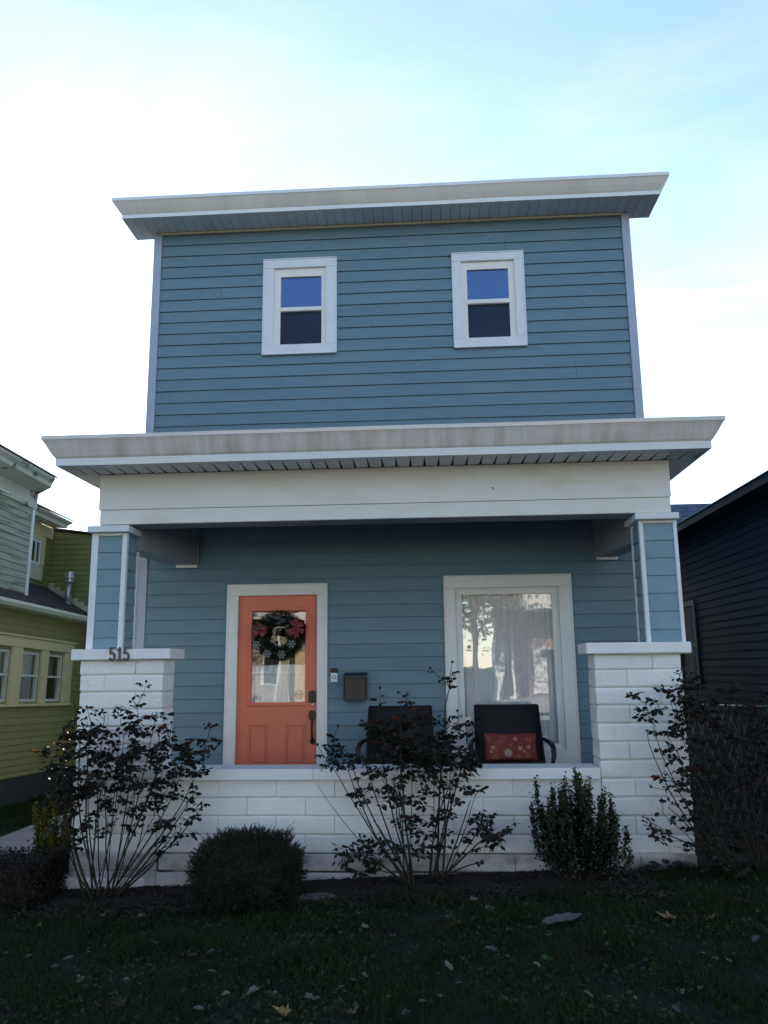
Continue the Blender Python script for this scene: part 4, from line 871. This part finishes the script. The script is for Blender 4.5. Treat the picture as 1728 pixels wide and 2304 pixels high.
MB().bbox(-7.0, -3.3, -26.28, -25.2, 3.6, 3.85, .02).build('porch_beam', 'trim', chh)
M['tan_leaf'] = mat('tan_autumn_leaf', (.24, .165, .075), .7, .35, 2, spec=.2, trans=.35)
def tall_tree(x, y, h, r, label, nl=13000):
    t = empty('street_tree', (x, y, -.3), label, 'tree'); MB().tube([(x, y, -.35), (x+.08, y, h*.3), (x-.05, y, h*.6), (x, y, h*.92)], [.26, .2, .12, .02], 9).build('trunk', 'bark', t, True)
    tips = []
    for k in range(22):
        a = k*2.4; z0 = h*(.28+.5*k/22); L = r*(1.05-.5*k/22)*random.uniform(.75, 1.05); b = Vector((x+math.cos(a)*L, y+math.sin(a)*L, z0+L*.75)); a0 = Vector((x, y, z0)); mid = a0.lerp(b, .5)+Vector((0, 0, .25)); MB().tube([a0, mid, b], [.07, .045, .012], 5).build('limb', 'bark', t)
        tips += [a0.lerp(mid, .7), mid, mid.lerp(b, .5), b]
    c = np.array(tips)[rng.integers(len(tips), size=nl)]+rng.normal(0, .55, (nl, 3)); u = rng.normal(0, 1, (nl, 3)); u /= np.linalg.norm(u, axis=1)[:, None]; v = np.cross(u, rng.normal(0, 1, (nl, 3))); v /= np.linalg.norm(v, axis=1)[:, None]; q = rng.uniform(.05, .11, nl)[:, None]
    tag(big_mesh('crown', np.stack([c-u*q, c-v*q*.7, c+u*q, c+v*q*.7], 1), 4, 'tan_leaf', t, 'stuff', origin=(x, y, h*.5)))
for x, h, r, lb in ((-18.5, 12, 3.6, 'added tall tan leaved shade tree past the cream house'), (-12.6, 13, 3.3, 'added tallest tan leaved shade tree at the far end of the cream house'), (-1.7, 12, 2.9, 'added tall tan leaved shade tree between the cream and brick houses'), (8.2, 12.5, 3.4, 'added tall tan leaved shade tree before the brick house porch'), (14.6, 12, 3.6, 'added tall tan leaved shade tree past the brick house')): tall_tree(x, -20.7, h, r, lb)  # unseen trees added to block low sky and darken the upper porch wall
tall_tree(1.9, -21.6, 9.5, 1.9, 'slender tan leaved street tree beside the white porch columns', 7000)

# ------------------------------------------------------------------ plants
def leaf_mesh(name, m):
    o = [(0, 0), (.18, .15), (.42, .27), (.68, .22), (.88, .09), (1, 0)]
    v = [(x, 0, -.10*math.sin(x*2.6)) for x, _ in o]; n0 = len(v)
    v += [(x, w_, .09*w_/.27-.10*math.sin(x*2.6)) for x, w_ in o[1:-1]]; n1 = len(v); v += [(x, -w_, .09*w_/.27-.10*math.sin(x*2.6)) for x, w_ in o[1:-1]]
    f = []
    for s0 in (n0, n1):
        k = [0]+[s0+i for i in range(4)]+[5]
        for i in range(5):
            q = [i, i+1] + ([k[i+1]] if k[i+1] != i+1 else []) + ([k[i]] if k[i] != i else [])
            q = list(dict.fromkeys(q))
            if len(q) > 2: f.append(tuple(q) if s0 == n1 else tuple(q[::-1]))
    me = bpy.data.meshes.new(name); me.from_pydata(v, [], f); me.materials.append(M[m]); me.update(); return me
LEAF = leaf_mesh('leaf', 'leaf'); LEAF2 = leaf_mesh('leaf_reddish', 'leaf2')
LV = np.array([tuple(v.co) for v in LEAF.vertices]); LQ = np.array([[0, 6, 7, 1], [1, 7, 8, 2], [2, 8, 9, 3], [0, 1, 11, 10], [1, 2, 12, 11], [2, 3, 13, 12], [3, 9, 5, 4], [3, 4, 5, 13]])
def inpoly(p, poly):
    c = False; j = len(poly)-1
    for i in range(len(poly)):
        if (poly[i][1] > p[1]) != (poly[j][1] > p[1]) and p[0] < (poly[j][0]-poly[i][0])*(p[1]-poly[i][1])/(poly[j][1]-poly[i][1])+poly[i][0]: c = not c
        j = i
    return c
def sample(poly, n):
    xs_ = [p[0] for p in poly]; zs_ = [p[1] for p in poly]; out = []
    while len(out) < n:
        p = (random.uniform(min(xs_), max(xs_)), random.uniform(min(zs_), max(zs_)))
        if inpoly(p, poly): out.append(p)
    return out
def frame(d, up):
    x = d.normalized(); z = (up-x*up.dot(x))
    if z.length < 1e-3: z = Vector((1, 0, 0))-x*x.x
    z.normalize(); y = z.cross(x); return Matrix((x, y, z)).transposed()
def rose(label, bases, canes, fills, tips, blooms, yc, ydepth, lsize=.054, hipp=.5):
    b0 = bases[0]; root = empty('rose_bush', (b0[0], b0[1], gz(b0[0], b0[1])), label, 'rose bush', 'rose bushes along the porch')
    samples = []; leaves = []
    def twig(mb, a, b, r0, r1, sag=.0):
        mid = a.lerp(b, .5)+Vector((random.uniform(-.02, .02), random.uniform(-.02, .02), sag+random.uniform(-.01, .02))); mb.tube([a, mid, b], [r0, (r0+r1)/2, r1], 4); return [a, mid, b]
    def compound(p, d, n, size):
        side = d.cross(Vector((0, 0, 1)));  side = side.normalized() if side.length > .05 else Vector((1, 0, 0))
        up = Vector((random.uniform(-.8, .8), random.uniform(-1.4, .3), random.uniform(.2, 1))).normalized(); L = size*1.1
        for k in range(n):
            if k == n-1: q = p+d*L; dd = d
            else:
                sg = 1 if k % 2 else -1; q = p+d*L*(.35+.5*(k//2)/max(1, n//2)); dd = d*.55+side*sg+Vector((0, 0, -.1))
            dd = (dd+Vector((random.uniform(-.4, .4), random.uniform(-.4, .4), random.uniform(-.9, .25)))).normalized()
            u2 = (up+Vector((random.uniform(-.5, .5), random.uniform(-.5, .5), random.uniform(-.4, .4)))).normalized()
            leaves.append((q, dd, u2, size*random.uniform(.7, 1.25)))
    canes_o = []
    canes = canes+[(bi, tx+random.uniform(-.14, .14), tz*random.uniform(.55, .95), bow_+random.uniform(-.06, .06)) for (bi, tx, tz, bow_) in canes if tz > .4]
    for ci, (bi, tx, tz, bow_) in enumerate(canes):
        bx, by = bases[bi]; a = Vector((bx+random.uniform(-.06, .06), by+random.uniform(-.05, .05), gz(bx, by)-.02)); b = Vector((tx, yc+random.uniform(-ydepth, ydepth)*.6, tz))
        n = 9; pts = []
        for i in range(n+1):
            t = i/n; p = a.lerp(b, t); p.x += bow_*math.sin(math.pi*t)+.03*t*mnoise.noise(Vector((t*4, ci, 0))); p.y += .008*mnoise.noise(Vector((t*4, ci, 7))); p.z += .04*math.sin(math.pi*t); pts.append(p)
        r = random.uniform(.0045, .0115); co_ = MB().tube(pts, [r*(1-.6*i/n) for i in range(n+1)], 5).build('cane', 'cane' if random.random() < .75 else 'cane_green', root, True); canes_o.append((co_, pts, MB()))
        for i, p in enumerate(pts):
            if i > 2: samples.append((p, ci))
    for poly, n_, nl in fills:
        for (x, z) in sample(poly, n_):
            tip = Vector((x, yc+random.uniform(-ydepth, ydepth), z)); best = None
            for p, ci in samples:
                d = (p-tip).length+max(0, p.z-tip.z+.02)*2.2
                if best is None or d < best[0]: best = (d, p, ci)
            seg = twig(canes_o[best[2]][2], best[1], tip, .0035, .0018)
            dirv = (tip-best[1]).normalized() if (tip-best[1]).length > .02 else Vector((random.uniform(-1, 1), random.uniform(-1, 1), .5)).normalized()
            for k in range(nl):
                f = random.uniform(.45, 1.0); p = best[1].lerp(tip, f); a = random.uniform(0, 6.28); d = (dirv*.4+Vector((math.cos(a), math.sin(a)*.8, random.uniform(-.35, .45)))).normalized(); compound(p, d, random.choice((3, 3, 5)), lsize*random.uniform(.8, 1.15))
            if random.random() < .8: samples.append((tip, best[2]))
    for (x, z) in tips:
        tip = Vector((x, yc+random.uniform(-.1, .1), z)); best = min(samples, key=lambda s: (s[0]-tip).length+max(0, s[0].z-tip.z)*3)
        a = best[0]; seg = twig(canes_o[best[1]][2], a, tip, .004, .0018)
        L = (tip-a).length
        for k in range(max(2, int(L/.05))):
            f = random.uniform(.15, .85); aa = random.uniform(0, 6.28); compound(a.lerp(tip, f), Vector((math.cos(aa), math.sin(aa)*.7, random.uniform(-.2, .5))).normalized(), random.choice((3, 5)), lsize*.8)
        h = MB(); h.lathe(tip, [(0, -.012), (.010, -.006), (.012, .004), (.006, .014), (0, .016)], 7)
        for k in range(5):
            aa = k*1.257; d = Vector((math.cos(aa), math.sin(aa), random.uniform(-.2, .6))).normalized(); s_ = Vector((-math.sin(aa), math.cos(aa), 0))*.003; h.add([tip-s_, tip+s_, tip+d*.035], [(0, 1, 2)])
        h.build('rose_hip', 'hip', root)
    for k, (x, z) in enumerate(blooms):
        c = Vector((x, yc-ydepth*.7+random.uniform(-.05, .1), z)); best = min(samples, key=lambda s: (s[0]-c).length); canes_o[best[1]][2].tube([best[0], c], [.003, .002], 4)
        fm = MB()
        for q in range(14):
            a = q*2.4; r = .012+.018*(q/14)**.5; d = Vector((math.cos(a), math.sin(a), random.uniform(.1, .9))).normalized(); s_ = Vector((-math.sin(a), math.cos(a), 0))*r*.8; p0 = c+d*.004
            fm.add([p0-s_*.3, p0+s_*.3, p0+d*r+s_+Vector((0, 0, .008)), p0+d*r*1.15+Vector((0, 0, -.004)), p0+d*r-s_+Vector((0, 0, .004))], [(0, 1, 2, 3, 4)])
        fm.build('bloom', 'bloom_o' if k % 3 == 0 else 'bloom', root)
    for co_, pts, tm in canes_o:
        if tm.v: tag(tm.build('twig', 'cane', co_), kind='stuff')
    # leaves: the largest nearest ones singly, the rest as one mass
    leaves.sort(key=lambda l: -(l[3]-.05*l[0].y)); rw_ = W[root.name]
    for q, d, u, s in leaves[:300]:
        o = bpy.data.objects.new('leaf', LEAF2 if random.random() < .34 else LEAF); col.objects.link(o); o.parent = root
        o.matrix_basis = Matrix.Translation(q-rw_) @ frame(d, u).to_4x4() @ Matrix.Diagonal((s, s*random.uniform(.8, 1.1), s, 1))
    rest = leaves[300:]; arr = np.zeros((len(rest), 8, 4, 3))
    for i, (q, d, u, s) in enumerate(rest):
        fm = np.array(frame(d, u)); arr[i] = ((LV*s) @ fm.T+np.array(q))[LQ]
    if len(rest): tag(big_mesh('foliage', arr.reshape(-1, 4, 3), 4, 'leaf', root, 'stuff', origin=tuple(rw_)))
    return root
random.seed(21)
Lm = [(-2.92, 1.14), (-2.72, 1.27), (-2.56, 1.34), (-2.3, 1.37), (-2.1, 1.42), (-1.99, 1.3), (-1.91, 1.2), (-1.78, 1.08), (-1.59, 1.12), (-1.41, 1.06), (-1.39, .9), (-1.5, .81), (-1.38, .69), (-1.57, .64), (-1.72, .54), (-1.94, .51), (-2.11, .42), (-2.19, .32), (-2.38, .42), (-2.47, .34), (-2.6, .16), (-2.71, .13), (-2.72, .57), (-3.01, .78), (-3.04, .96)]
Ld = [(-2.71, 1.18), (-2.07, 1.29), (-1.82, 1.08), (-1.58, .99), (-1.57, .72), (-2.04, .51), (-2.43, .48), (-2.71, .57)]
Lx = [(-3.06, 1.0), (-2.72, 1.25), (-2.66, .2), (-2.78, .12), (-3.0, .45)]
Ls = [(-2.03, .41), (-1.6, .5), (-1.62, .34), (-1.66, .16), (-2.02, .15), (-2.15, .25)]
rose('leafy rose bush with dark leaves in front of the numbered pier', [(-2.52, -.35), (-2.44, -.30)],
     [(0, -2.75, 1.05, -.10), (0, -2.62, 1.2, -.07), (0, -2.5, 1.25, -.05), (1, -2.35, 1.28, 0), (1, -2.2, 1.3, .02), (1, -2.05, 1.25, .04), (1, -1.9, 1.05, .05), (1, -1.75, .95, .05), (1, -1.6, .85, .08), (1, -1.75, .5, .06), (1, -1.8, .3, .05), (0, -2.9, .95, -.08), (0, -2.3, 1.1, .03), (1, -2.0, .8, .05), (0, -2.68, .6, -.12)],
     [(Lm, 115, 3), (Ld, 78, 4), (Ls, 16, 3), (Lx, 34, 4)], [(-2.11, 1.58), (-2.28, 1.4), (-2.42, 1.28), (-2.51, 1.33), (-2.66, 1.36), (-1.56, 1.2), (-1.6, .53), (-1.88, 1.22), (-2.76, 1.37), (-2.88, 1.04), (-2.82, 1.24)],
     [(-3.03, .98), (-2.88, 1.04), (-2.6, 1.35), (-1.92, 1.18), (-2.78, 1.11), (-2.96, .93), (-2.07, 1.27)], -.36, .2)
Cm = [(-.13, 1.3), (.42, 1.31), (.56, 1.19), (.81, 1.23), (.82, .85), (.84, .6), (.85, .42), (.64, .38), (.53, .45), (.46, .28), (.2, .3), (.03, .42), (-.14, .43), (-.31, .64), (-.32, .77), (-.53, .79), (-.6, 1.0), (-.5, 1.13), (-.27, 1.04), (-.15, .89)]
Cd = [(-.12, 1.25), (.42, 1.27), (.54, 1.08), (.8, 1.11), (.81, .83), (.47, .76), (.08, .64), (-.15, .77), (-.33, .89), (-.14, .94)]
Cll = [(-.4, .18), (-.27, .24), (.08, .22), (.07, .06), (-.12, -.1), (-.35, .03)]
Clr = [(.72, .36), (.91, .42), (1.09, .29), (1.02, .15), (.88, .17), (.58, .16), (.69, .25)]
Cl = [(.03, .42), (.59, .45), (.58, .16), (.07, .04), (-.05, .22)]
rose('rose bush with two thick stems standing before the empty porch chair', [(.235, -.33), (.43, -.30)],
     [(0, .15, 1.25, -.03), (0, -.05, 1.15, -.05), (0, .28, 1.3, .01), (0, -.3, .95, -.08), (0, -.45, .85, -.05), (1, .45, 1.25, .02), (1, .6, 1.1, .02), (1, .75, 1.0, .0), (1, .6, 1.5, -.03), (1, .8, .6, .03), (1, .95, .33, .03), (0, -.25, .15, 0), (0, -.2, .5, -.05), (1, .85, .08, 0), (0, .1, .7, -.03)],
     [(Cm, 112, 3), (Cd, 78, 4), (Cll, 24, 3), (Clr, 22, 3), (Cl, 30, 2)], [(.63, 1.72), (.43, 1.67), (.6, 1.52), (-.02, 1.5), (.14, 1.46), (-.39, 1.18), (.66, 1.3), (-.57, 1.02), (1.13, .34), (-.4, .17), (.83, .07)],
     [(.13, 1.23), (.22, 1.21), (.01, 1.22), (-.06, 1.03), (.22, 1.07), (.11, 1.02), (.38, 1.28), (.17, 1.37), (.6, 1.54), (.29, 1.31), (.24, .42), (-.1, 1.21)], -.36, .18)
Rl = [(2.17, 1.42), (2.44, 1.47), (2.61, 1.52), (2.64, 1.29), (2.6, .58), (2.46, .65), (2.44, .9), (2.33, 1.03), (2.26, 1.19), (2.16, 1.25)]
Rl2 = [(2.27, .54), (2.43, .57), (2.6, .4), (2.58, .02), (2.45, .15), (2.23, .28)]
Rm = [(2.60, 1.6), (2.85, 1.57), (3.32, 1.45), (3.75, 1.4), (3.8, 0), (2.72, 0), (2.60, .4)]
rose('tall dark rose thicket filling the gap beside the right pier', [(2.95, -.33), (3.15, -.3), (3.4, -.3)],
     [(0, 2.3, 1.35, -.1), (0, 2.45, 1.42, -.05), (0, 2.5, .95, -.04), (0, 2.4, .5, -.02), (0, 2.35, .3, .02), (0, 2.75, 1.5, -.04), (1, 2.95, 1.5, 0), (1, 3.1, 1.45, 0), (1, 3.3, 1.4, .03), (2, 3.5, 1.35, 0), (2, 3.7, 1.3, .04), (1, 2.85, 1.0, -.02), (2, 3.4, .9, 0), (1, 3.0, .6, 0), (2, 3.6, .6, .04)],
     [(Rl, 32, 3), (Rl2, 16, 2), (Rm, 185, 5)], [(2.18, 1.42), (2.41, 1.45), (2.48, 1.45), (2.28, .66), (2.31, .74), (2.23, .28), (2.65, 1.64), (3.1, 1.42), (3.3, 1.39)],
     [(2.31, .74), (2.6, .82), (3.1, 1.32), (2.65, 1.6), (2.48, 1.44)], -.38, .24)

# globe shrub
def globe(c, rx, ry, rz, n, label):
    sh = empty('globe_shrub', (c[0], c[1], gz(c[0], c[1])), label, 'shrub')
    MB().tube([(c[0], c[1], gz(c[0], c[1])-.02), (c[0]+.02, c[1], c[2]), (c[0], c[1]+.02, c[2]+rz*.5)], [.03, .022, .01], 7).build('stem', 'cane', sh)
    core = MB(); rings = []
    for j in range(1, 12):
        th = math.pi*j/12; ring_ = []
        for k in range(24):
            ph = 2*math.pi*k/24; d = Vector((math.sin(th)*math.cos(ph), math.sin(th)*math.sin(ph), math.cos(th))); s = (.70+.06*mnoise.noise(d*3.0))*(abs(d.x)**2.7+abs(d.y)**2.7+abs(d.z)**2.7)**(-1/2.7)
            ring_.append((c[0]+d.x*rx*s, c[1]+d.y*ry*s, max(c[2]+d.z*rz*s, gz(c[0], c[1]))))
        rings.append(ring_)
    core.loft(rings); core.build('inner_foliage', 'juniper', sh)
    ns_ = n//26; d = rng.normal(0, 1, (ns_, 3)); d /= np.linalg.norm(d, axis=1)[:, None]; sup = (np.abs(d)**2.7).sum(1)**(-1/2.7)
    lump = np.array([mnoise.noise(Vector(v)*3.2) for v in d]); R = sup*(.86+.10*lump+rng.uniform(-.20, .05, ns_))
    p0 = d*np.array([rx, ry, rz])*R[:, None]+np.array(c); keep = p0[:, 2] > gz(c[0], c[1])+.01; p0, d = p0[keep], d[keep]; ns_ = len(p0)
    ax = d*.9+rng.normal(0, .35, (ns_, 3))+np.array([0, 0, .45]); ax /= np.linalg.norm(ax, axis=1)[:, None]; SL = rng.uniform(.025, .065, ns_)*np.where(rng.uniform(0, 1, ns_) < .05, 2.1, 1)
    q = np.zeros((ns_, 26, 4, 3))
    for k in range(26):
        t = k/25; dirv = ax*.75+rng.normal(0, .55, (ns_, 3)); dirv /= np.linalg.norm(dirv, axis=1)[:, None]; sd = np.cross(dirv, rng.normal(0, 1, (ns_, 3))); sd /= np.linalg.norm(sd, axis=1)[:, None]
        b_ = p0+ax*(SL*t)[:, None]; L = (rng.uniform(.010, .024, ns_)*(1.15-.5*t))[:, None]; w_ = rng.uniform(.0012, .0026, ns_)[:, None]
        q[:, k] = np.stack([b_-sd*w_, b_+sd*w_, b_+dirv*L+sd*w_*.3, b_+dirv*L-sd*w_*.3], 1)
    tag(big_mesh('foliage', q.reshape(-1, 4, 3), 4, 'juniper', sh, 'stuff', origin=(c[0], c[1], gz(c[0], c[1]))))
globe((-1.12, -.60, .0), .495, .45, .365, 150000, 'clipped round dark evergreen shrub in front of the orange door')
# upright boxwood
def boxwood(label, stems, name='boxwood_shrub', m='boxwood', tipm='boxwood_tip', base=(1.63, -.36), lsz=.019):
    sh = empty(name, (base[0], base[1], gz(*base)), label, 'shrub'); q = []; qt = []
    for (tx, tz, ty, dens) in stems:
        a = Vector((base[0]+(tx-base[0])*.25, base[1]+random.uniform(-.05, .05), gz(*base))); b = Vector((tx, ty, tz)); pts = [a.lerp(b, i/6)+Vector(((tx-base[0])*.22*math.sin(math.pi*i/6), 0, 0)) for i in range(7)]
        MB().tube(pts, [.007*(1-.7*i/6) for i in range(7)], 5).build('stem', 'cane', sh)
        L = (b-a).length
        for k in range(int(dens*L)):
            t = random.uniform(.18, 1.0)**.8; i = min(5, int(t*6)); p = pts[i].lerp(pts[i+1], t*6-i); sp_r = .05*max(0, .85-t)+.011
            p = p+Vector((random.gauss(0, sp_r), random.gauss(0, sp_r), random.gauss(0, .03))); 
            if p.z < gz(p.x, p.y)+.01: continue
            d = Vector((random.gauss(0, 1), random.gauss(0, 1), random.gauss(.7, .6))).normalized(); u = Vector((random.gauss(0, 1), random.gauss(0, 1), random.gauss(0, 1))); s_ = d.cross(u).normalized(); l = lsz*random.uniform(.7, 1.5)
            (qt if (t > .86 and random.random() < .5) else q).append([p, p+d*l*.5+s_*l*.42, p+d*l, p+d*l*.5-s_*l*.42])
    tag(big_mesh('foliage', np.array(q), 4, m, sh, 'stuff', origin=tuple(W[sh.name])))
    if qt: tag(big_mesh('young_foliage', np.array(qt), 4, tipm, sh, 'stuff', origin=tuple(W[sh.name])))
    return sh
stems = [(x, z, -.36+random.uniform(-.14, .14), 620) for x, z in ((1.26, .54), (1.31, .71), (1.44, .67), (1.51, .64), (1.56, .70), (1.66, .78), (1.70, .66), (1.79, .68), (1.86, .62), (1.93, .57), (1.97, .42), (2.07, .30), (2.06, .14), (1.30, .30), (1.36, .45), (1.60, .62), (1.68, .74))]
stems += [(xq, random.uniform(.25, .72-.75*abs(xq-1.66)), -.36+random.uniform(-.24, .2), 900) for xq in [random.uniform(1.36, 1.96) for _ in range(48)]]
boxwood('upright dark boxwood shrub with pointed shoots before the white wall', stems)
# clipped dark hedge at the left and golden shrub behind it
hd_ = empty('low_hedge', (-3.7, -.3, -.36), 'low clipped dark hedge beside the side path', 'hedge')
MB().bbox(-4.7, -2.98, -.52, -.08, -.40, .06, .05).build('inner_foliage', 'hedge', hd_)
n = 26000; fx = rng.uniform(0, 1, n); xs_ = rng.uniform(-4.75, -2.93, n); ys_ = rng.uniform(-.58, -.02, n); zs_ = rng.uniform(-.38, .10, n); pick = rng.integers(0, 4, n)
zs_[pick == 0] = rng.uniform(.05, .10, (pick == 0).sum()); ys_[pick == 1] = rng.uniform(-.58, -.5, (pick == 1).sum()); xs_[pick == 2] = rng.uniform(-3.02, -2.90, (pick == 2).sum()); ys_[pick == 3] = rng.uniform(-.60, -.48, (pick == 3).sum())
p = np.stack([xs_, ys_, zs_], 1); d = rng.normal(0, 1, (n, 3)); d /= np.linalg.norm(d, axis=1)[:, None]; s = np.cross(d, rng.normal(0, 1, (n, 3))); s /= np.linalg.norm(s, axis=1)[:, None]; l = rng.uniform(.010, .022, n)[:, None]
tag(big_mesh('foliage', np.stack([p, p+d*l*.5+s*l*.4, p+d*l, p+d*l*.5-s*l*.4], 1), 4, 'hedge', hd_, 'stuff', origin=(-3.7, -.3, -.36)))
random.seed(5)
gst = [(random.uniform(-3.42, -3.0), random.uniform(.15, .5), random.uniform(.12, .5), 420) for _ in range(16)]
boxwood('golden leaved shrub glowing behind the dark low hedge', gst, 'golden_shrub', 'gold_shrub', 'gold_shrub', (-3.2, .3), .022)
# broad leaved weeds at the foot of the right pier
def weed(x, y, n, r, m, label, group=None):
    w_ = empty('weed', (x, y, gz(x, y)), label, 'weed', group)
    for k in range(n):
        a = k*2.4+random.random(); rr_ = r*random.uniform(.5, 1); c = Vector((x+math.cos(a)*rr_*.7, y+math.sin(a)*rr_*.5, gz(x, y)+random.uniform(.02, .05+r*.5))); up = Vector((math.cos(a)*.5, math.sin(a)*.5-.35, 1)).normalized(); fm = frame(Vector((math.cos(a), math.sin(a), 0)), up)
        s = r*random.uniform(.35, .55); pts = [c+fm @ Vector((s*math.cos(t)*(1 if i else .7), s*math.sin(t), .12*s*math.cos(2*t))) for i, t in enumerate([j*6.283/9 for j in range(9)])]
        mb = MB(); mb.add(pts+[c-fm @ Vector((0, 0, .1*s))], [(i, (i+1) % 9, 9) for i in range(9)]); lf = mb.build('leaf', m, w_)
        MB().tube([(x, y, gz(x, y)), c], .002, 3).build('stalk', m, lf)
weed(2.28, -.14, 5, .10, 'dark_weed', 'round leaved dark weed at the foot of the right pier', 'weeds under the right pier')
weed(2.48, -.14, 6, .10, 'dark_weed', 'round leaved dark weed at the foot of the right pier', 'weeds under the right pier')
for x, y, s in ((1.54, -1.8, .035), (1.13, -2.23, .045), (1.25, -2.92, .04), (1.39, -2.78, .035), (-1.74, -2.35, .04), (.16, -2.72, .035), (1.73, -2.34, .025), (.5, -1.5, .025)):
    weed(x, y, 4, s, 'weed', 'small bright green weed growing in the dark lawn', 'bright weeds in the lawn')

# fallen leaves
def fallen_mesh(kind, m, sd=0):
    rr_ = random.Random(sd*17+len(m)); n = 16; v = [(0, 0, 0)]; f = []
    base = {'maple': (1, .5, .8, .42, .92, .46, .6, .3, .42, .3, .6, .46, .92, .42, .8, .5), 'oval': None, 'curl': None}[kind]
    for ring, fr_ in enumerate((.5, 1)):
        for i in range(n):
            a = 2*math.pi*i/n; r = base[i] if base else 1.0/math.sqrt(math.cos(a)**2+(math.sin(a)/(.45 if kind == 'oval' else .62))**2); r *= fr_*(1+rr_.uniform(-.16, .16))
            x, y = r*math.cos(a), r*math.sin(a); c = 1.3 if kind == 'curl' else .7
            v.append((x*(1-.25*y*y), y*(1-.35*abs(y)*c), c*y*y*.8+.3*x*x*(1 if x > 0 else .3)+rr_.uniform(-.13, .13)*fr_))
    f = [(0, 1+i, 1+(i+1) % n) for i in range(n)]+[(1+i, 1+n+i, 1+n+(i+1) % n, 1+(i+1) % n) for i in range(n)]
    me = bpy.data.meshes.new('fallen_leaf'); me.from_pydata(v, [], f); me.materials.append(M[m]); me.update(); return me
KT = {'t': ('maple', 'fl_tan', 'dry tan fallen leaf lying on the dark lawn'), 'p': ('curl', 'fl_pale', 'small pale curled fallen leaf on the dark lawn'), 'y': ('maple', 'fl_yel', 'dry yellow fallen leaf lying on the dark lawn'), 'b': ('oval', 'fl_brown', 'dry brown fallen leaf lying on the dark lawn'), 'g': ('curl', 'fl_grey', 'grey curled fallen leaf on the dark lawn')}
FM = {k: [fallen_mesh(v[0], v[1], j) for j in range(4)] for k, v in KT.items()}
random.seed(11)
FL = [(-2.24, -.81, 'y', .05), (-1.9, -.91, 'p', .045), (-1.91, -1.6, 't', .04), (-1.55, -1.59, 'p', .05), (-1.82, -2.2, 'p', .03), (-1.5, -2.26, 'p', .025), (-2.07, -1.83, 'p', .035), (-2.38, -1.76, 'p', .03), (-2.09, -1.98, 'g', .03), (-.9, -2.73, 'p', .04), (-1.39, -2.62, 'b', .05), (-1.22, -2.8, 'p', .025), (-1.2, -1.85, 'b', .04), (-.98, -2.16, 'p', .03), (-.8, -2.52, 'p', .025), (-.64, -2.51, 'p', .04), (-.56, -2.53, 't', .03), (-.5, -2.56, 'p', .03), (-.39, -2.81, 'y', .065), (-.27, -2.65, 'g', .055), (-.01, -2.83, 't', .06), (-.12, -2.5, 'g', .03), (-.06, -2.39, 'p', .03), (.01, -2.32, 'p', .025), (-.16, -1.04, 't', .045), (-.07, -1.4, 'p', .04), (-.31, -1.69, 't', .035), (-.85, -.83, 'b', .05), (-2.65, -1.05, 'y', .03), (-2.25, -.49, 'b', .05), (-1.84, -.58, 't', .03), (-1.29, -1.26, 'b', .035), (-1.09, -1.79, 'g', .03), (-.14, -2.02, 'b', .03), (-2.6, -1.67, 'p', .025),
      (.14, -1.6, 'p', .04), (.5, -.66, 't', .04), (.74, -.82, 'p', .04), (.85, -1.13, 'p', .05), (.6, -1.38, 't', .07), (.55, -1.21, 't', .05), (.8, -1.96, 'g', .05), (.75, -2.02, 'b', .03), (.89, -2.07, 'p', .02), (.95, -1.57, 'g', .03), (1.12, -1.54, 't', .04), (1.21, -1.71, 'g', .03), (1.55, -1.93, 'p', .025), (1.06, -2.25, 'p', .025), (2.19, -.89, 't', .05), (2.09, -1.42, 'y', .085), (2.33, -1.5, 'y', .055), (2.7, -1.11, 'b', .07), (2.48, -1.93, 'g', .04), (2.13, -2.23, 'p', .025), (2.2, -2.28, 't', .03), (2.09, -2.13, 'p', .02), (2.26, -2.17, 'p', .02), (.52, -2.23, 'p', .035), (.45, -2.34, 'p', .025), (.36, -2.73, 'p', .03), (.28, -2.88, 'g', .04), (.82, -2.74, 't', .05), (1.28, -2.71, 'p', .03), (1.79, -2.72, 'p', .025), (1.84, -2.71, 'g', .02), (1.9, -2.68, 'p', .025), (2.15, -2.91, 'p', .035), (1.52, -2.78, 'p', .02), (1.69, -2.95, 'g', .025), (.46, -2.66, 'p', .02), (.57, -2.49, 'p', .02), (.9, -.42, 'y', .07), (2.3, -.85, 'b', .05)]
for x, y, k, s in FL:
    o = bpy.data.objects.new('fallen_leaf', random.choice(FM[k])); col.objects.link(o); o.location = (x, y, gz(x, y)+.03); o.scale = (s*1.05,)*3; o.rotation_euler = (random.uniform(-.5, .5), random.uniform(-.4, .4), random.uniform(0, 6.28)); tag(o, KT[k][2], 'leaf', 'fallen leaves on the lawn')
o = bpy.data.objects.new('fallen_leaf', fallen_mesh('oval', 'fl_grey')); col.objects.link(o); o.location = (1.34, -1.41, gz(1.34, -1.41)+.05); o.scale = (.15, .12, .05); o.rotation_euler = (.25, -.1, .25); tag(o, 'long curled grey leaf lying on the lawn below the boxwood', 'leaf', 'fallen leaves on the lawn')
fs = MB(); rings = []
for j, (s, z) in enumerate(((1, 0), (1.02, .025), (.85, .045))): rings.append([(-.60+s*.20*math.cos(a)*(1+.2*math.sin(3*a)), -.62+s*.07*math.sin(a)*(1+.25*math.cos(2*a)), gz(-.6, -.62)+.02+z+.012*math.sin(2*a)) for a in [k*6.283/14 for k in range(14)]])
fs.loft(rings); tag(fs.build('flat_stone', 'stone'), 'pale flat stone lying beside the round shrub', 'stone')
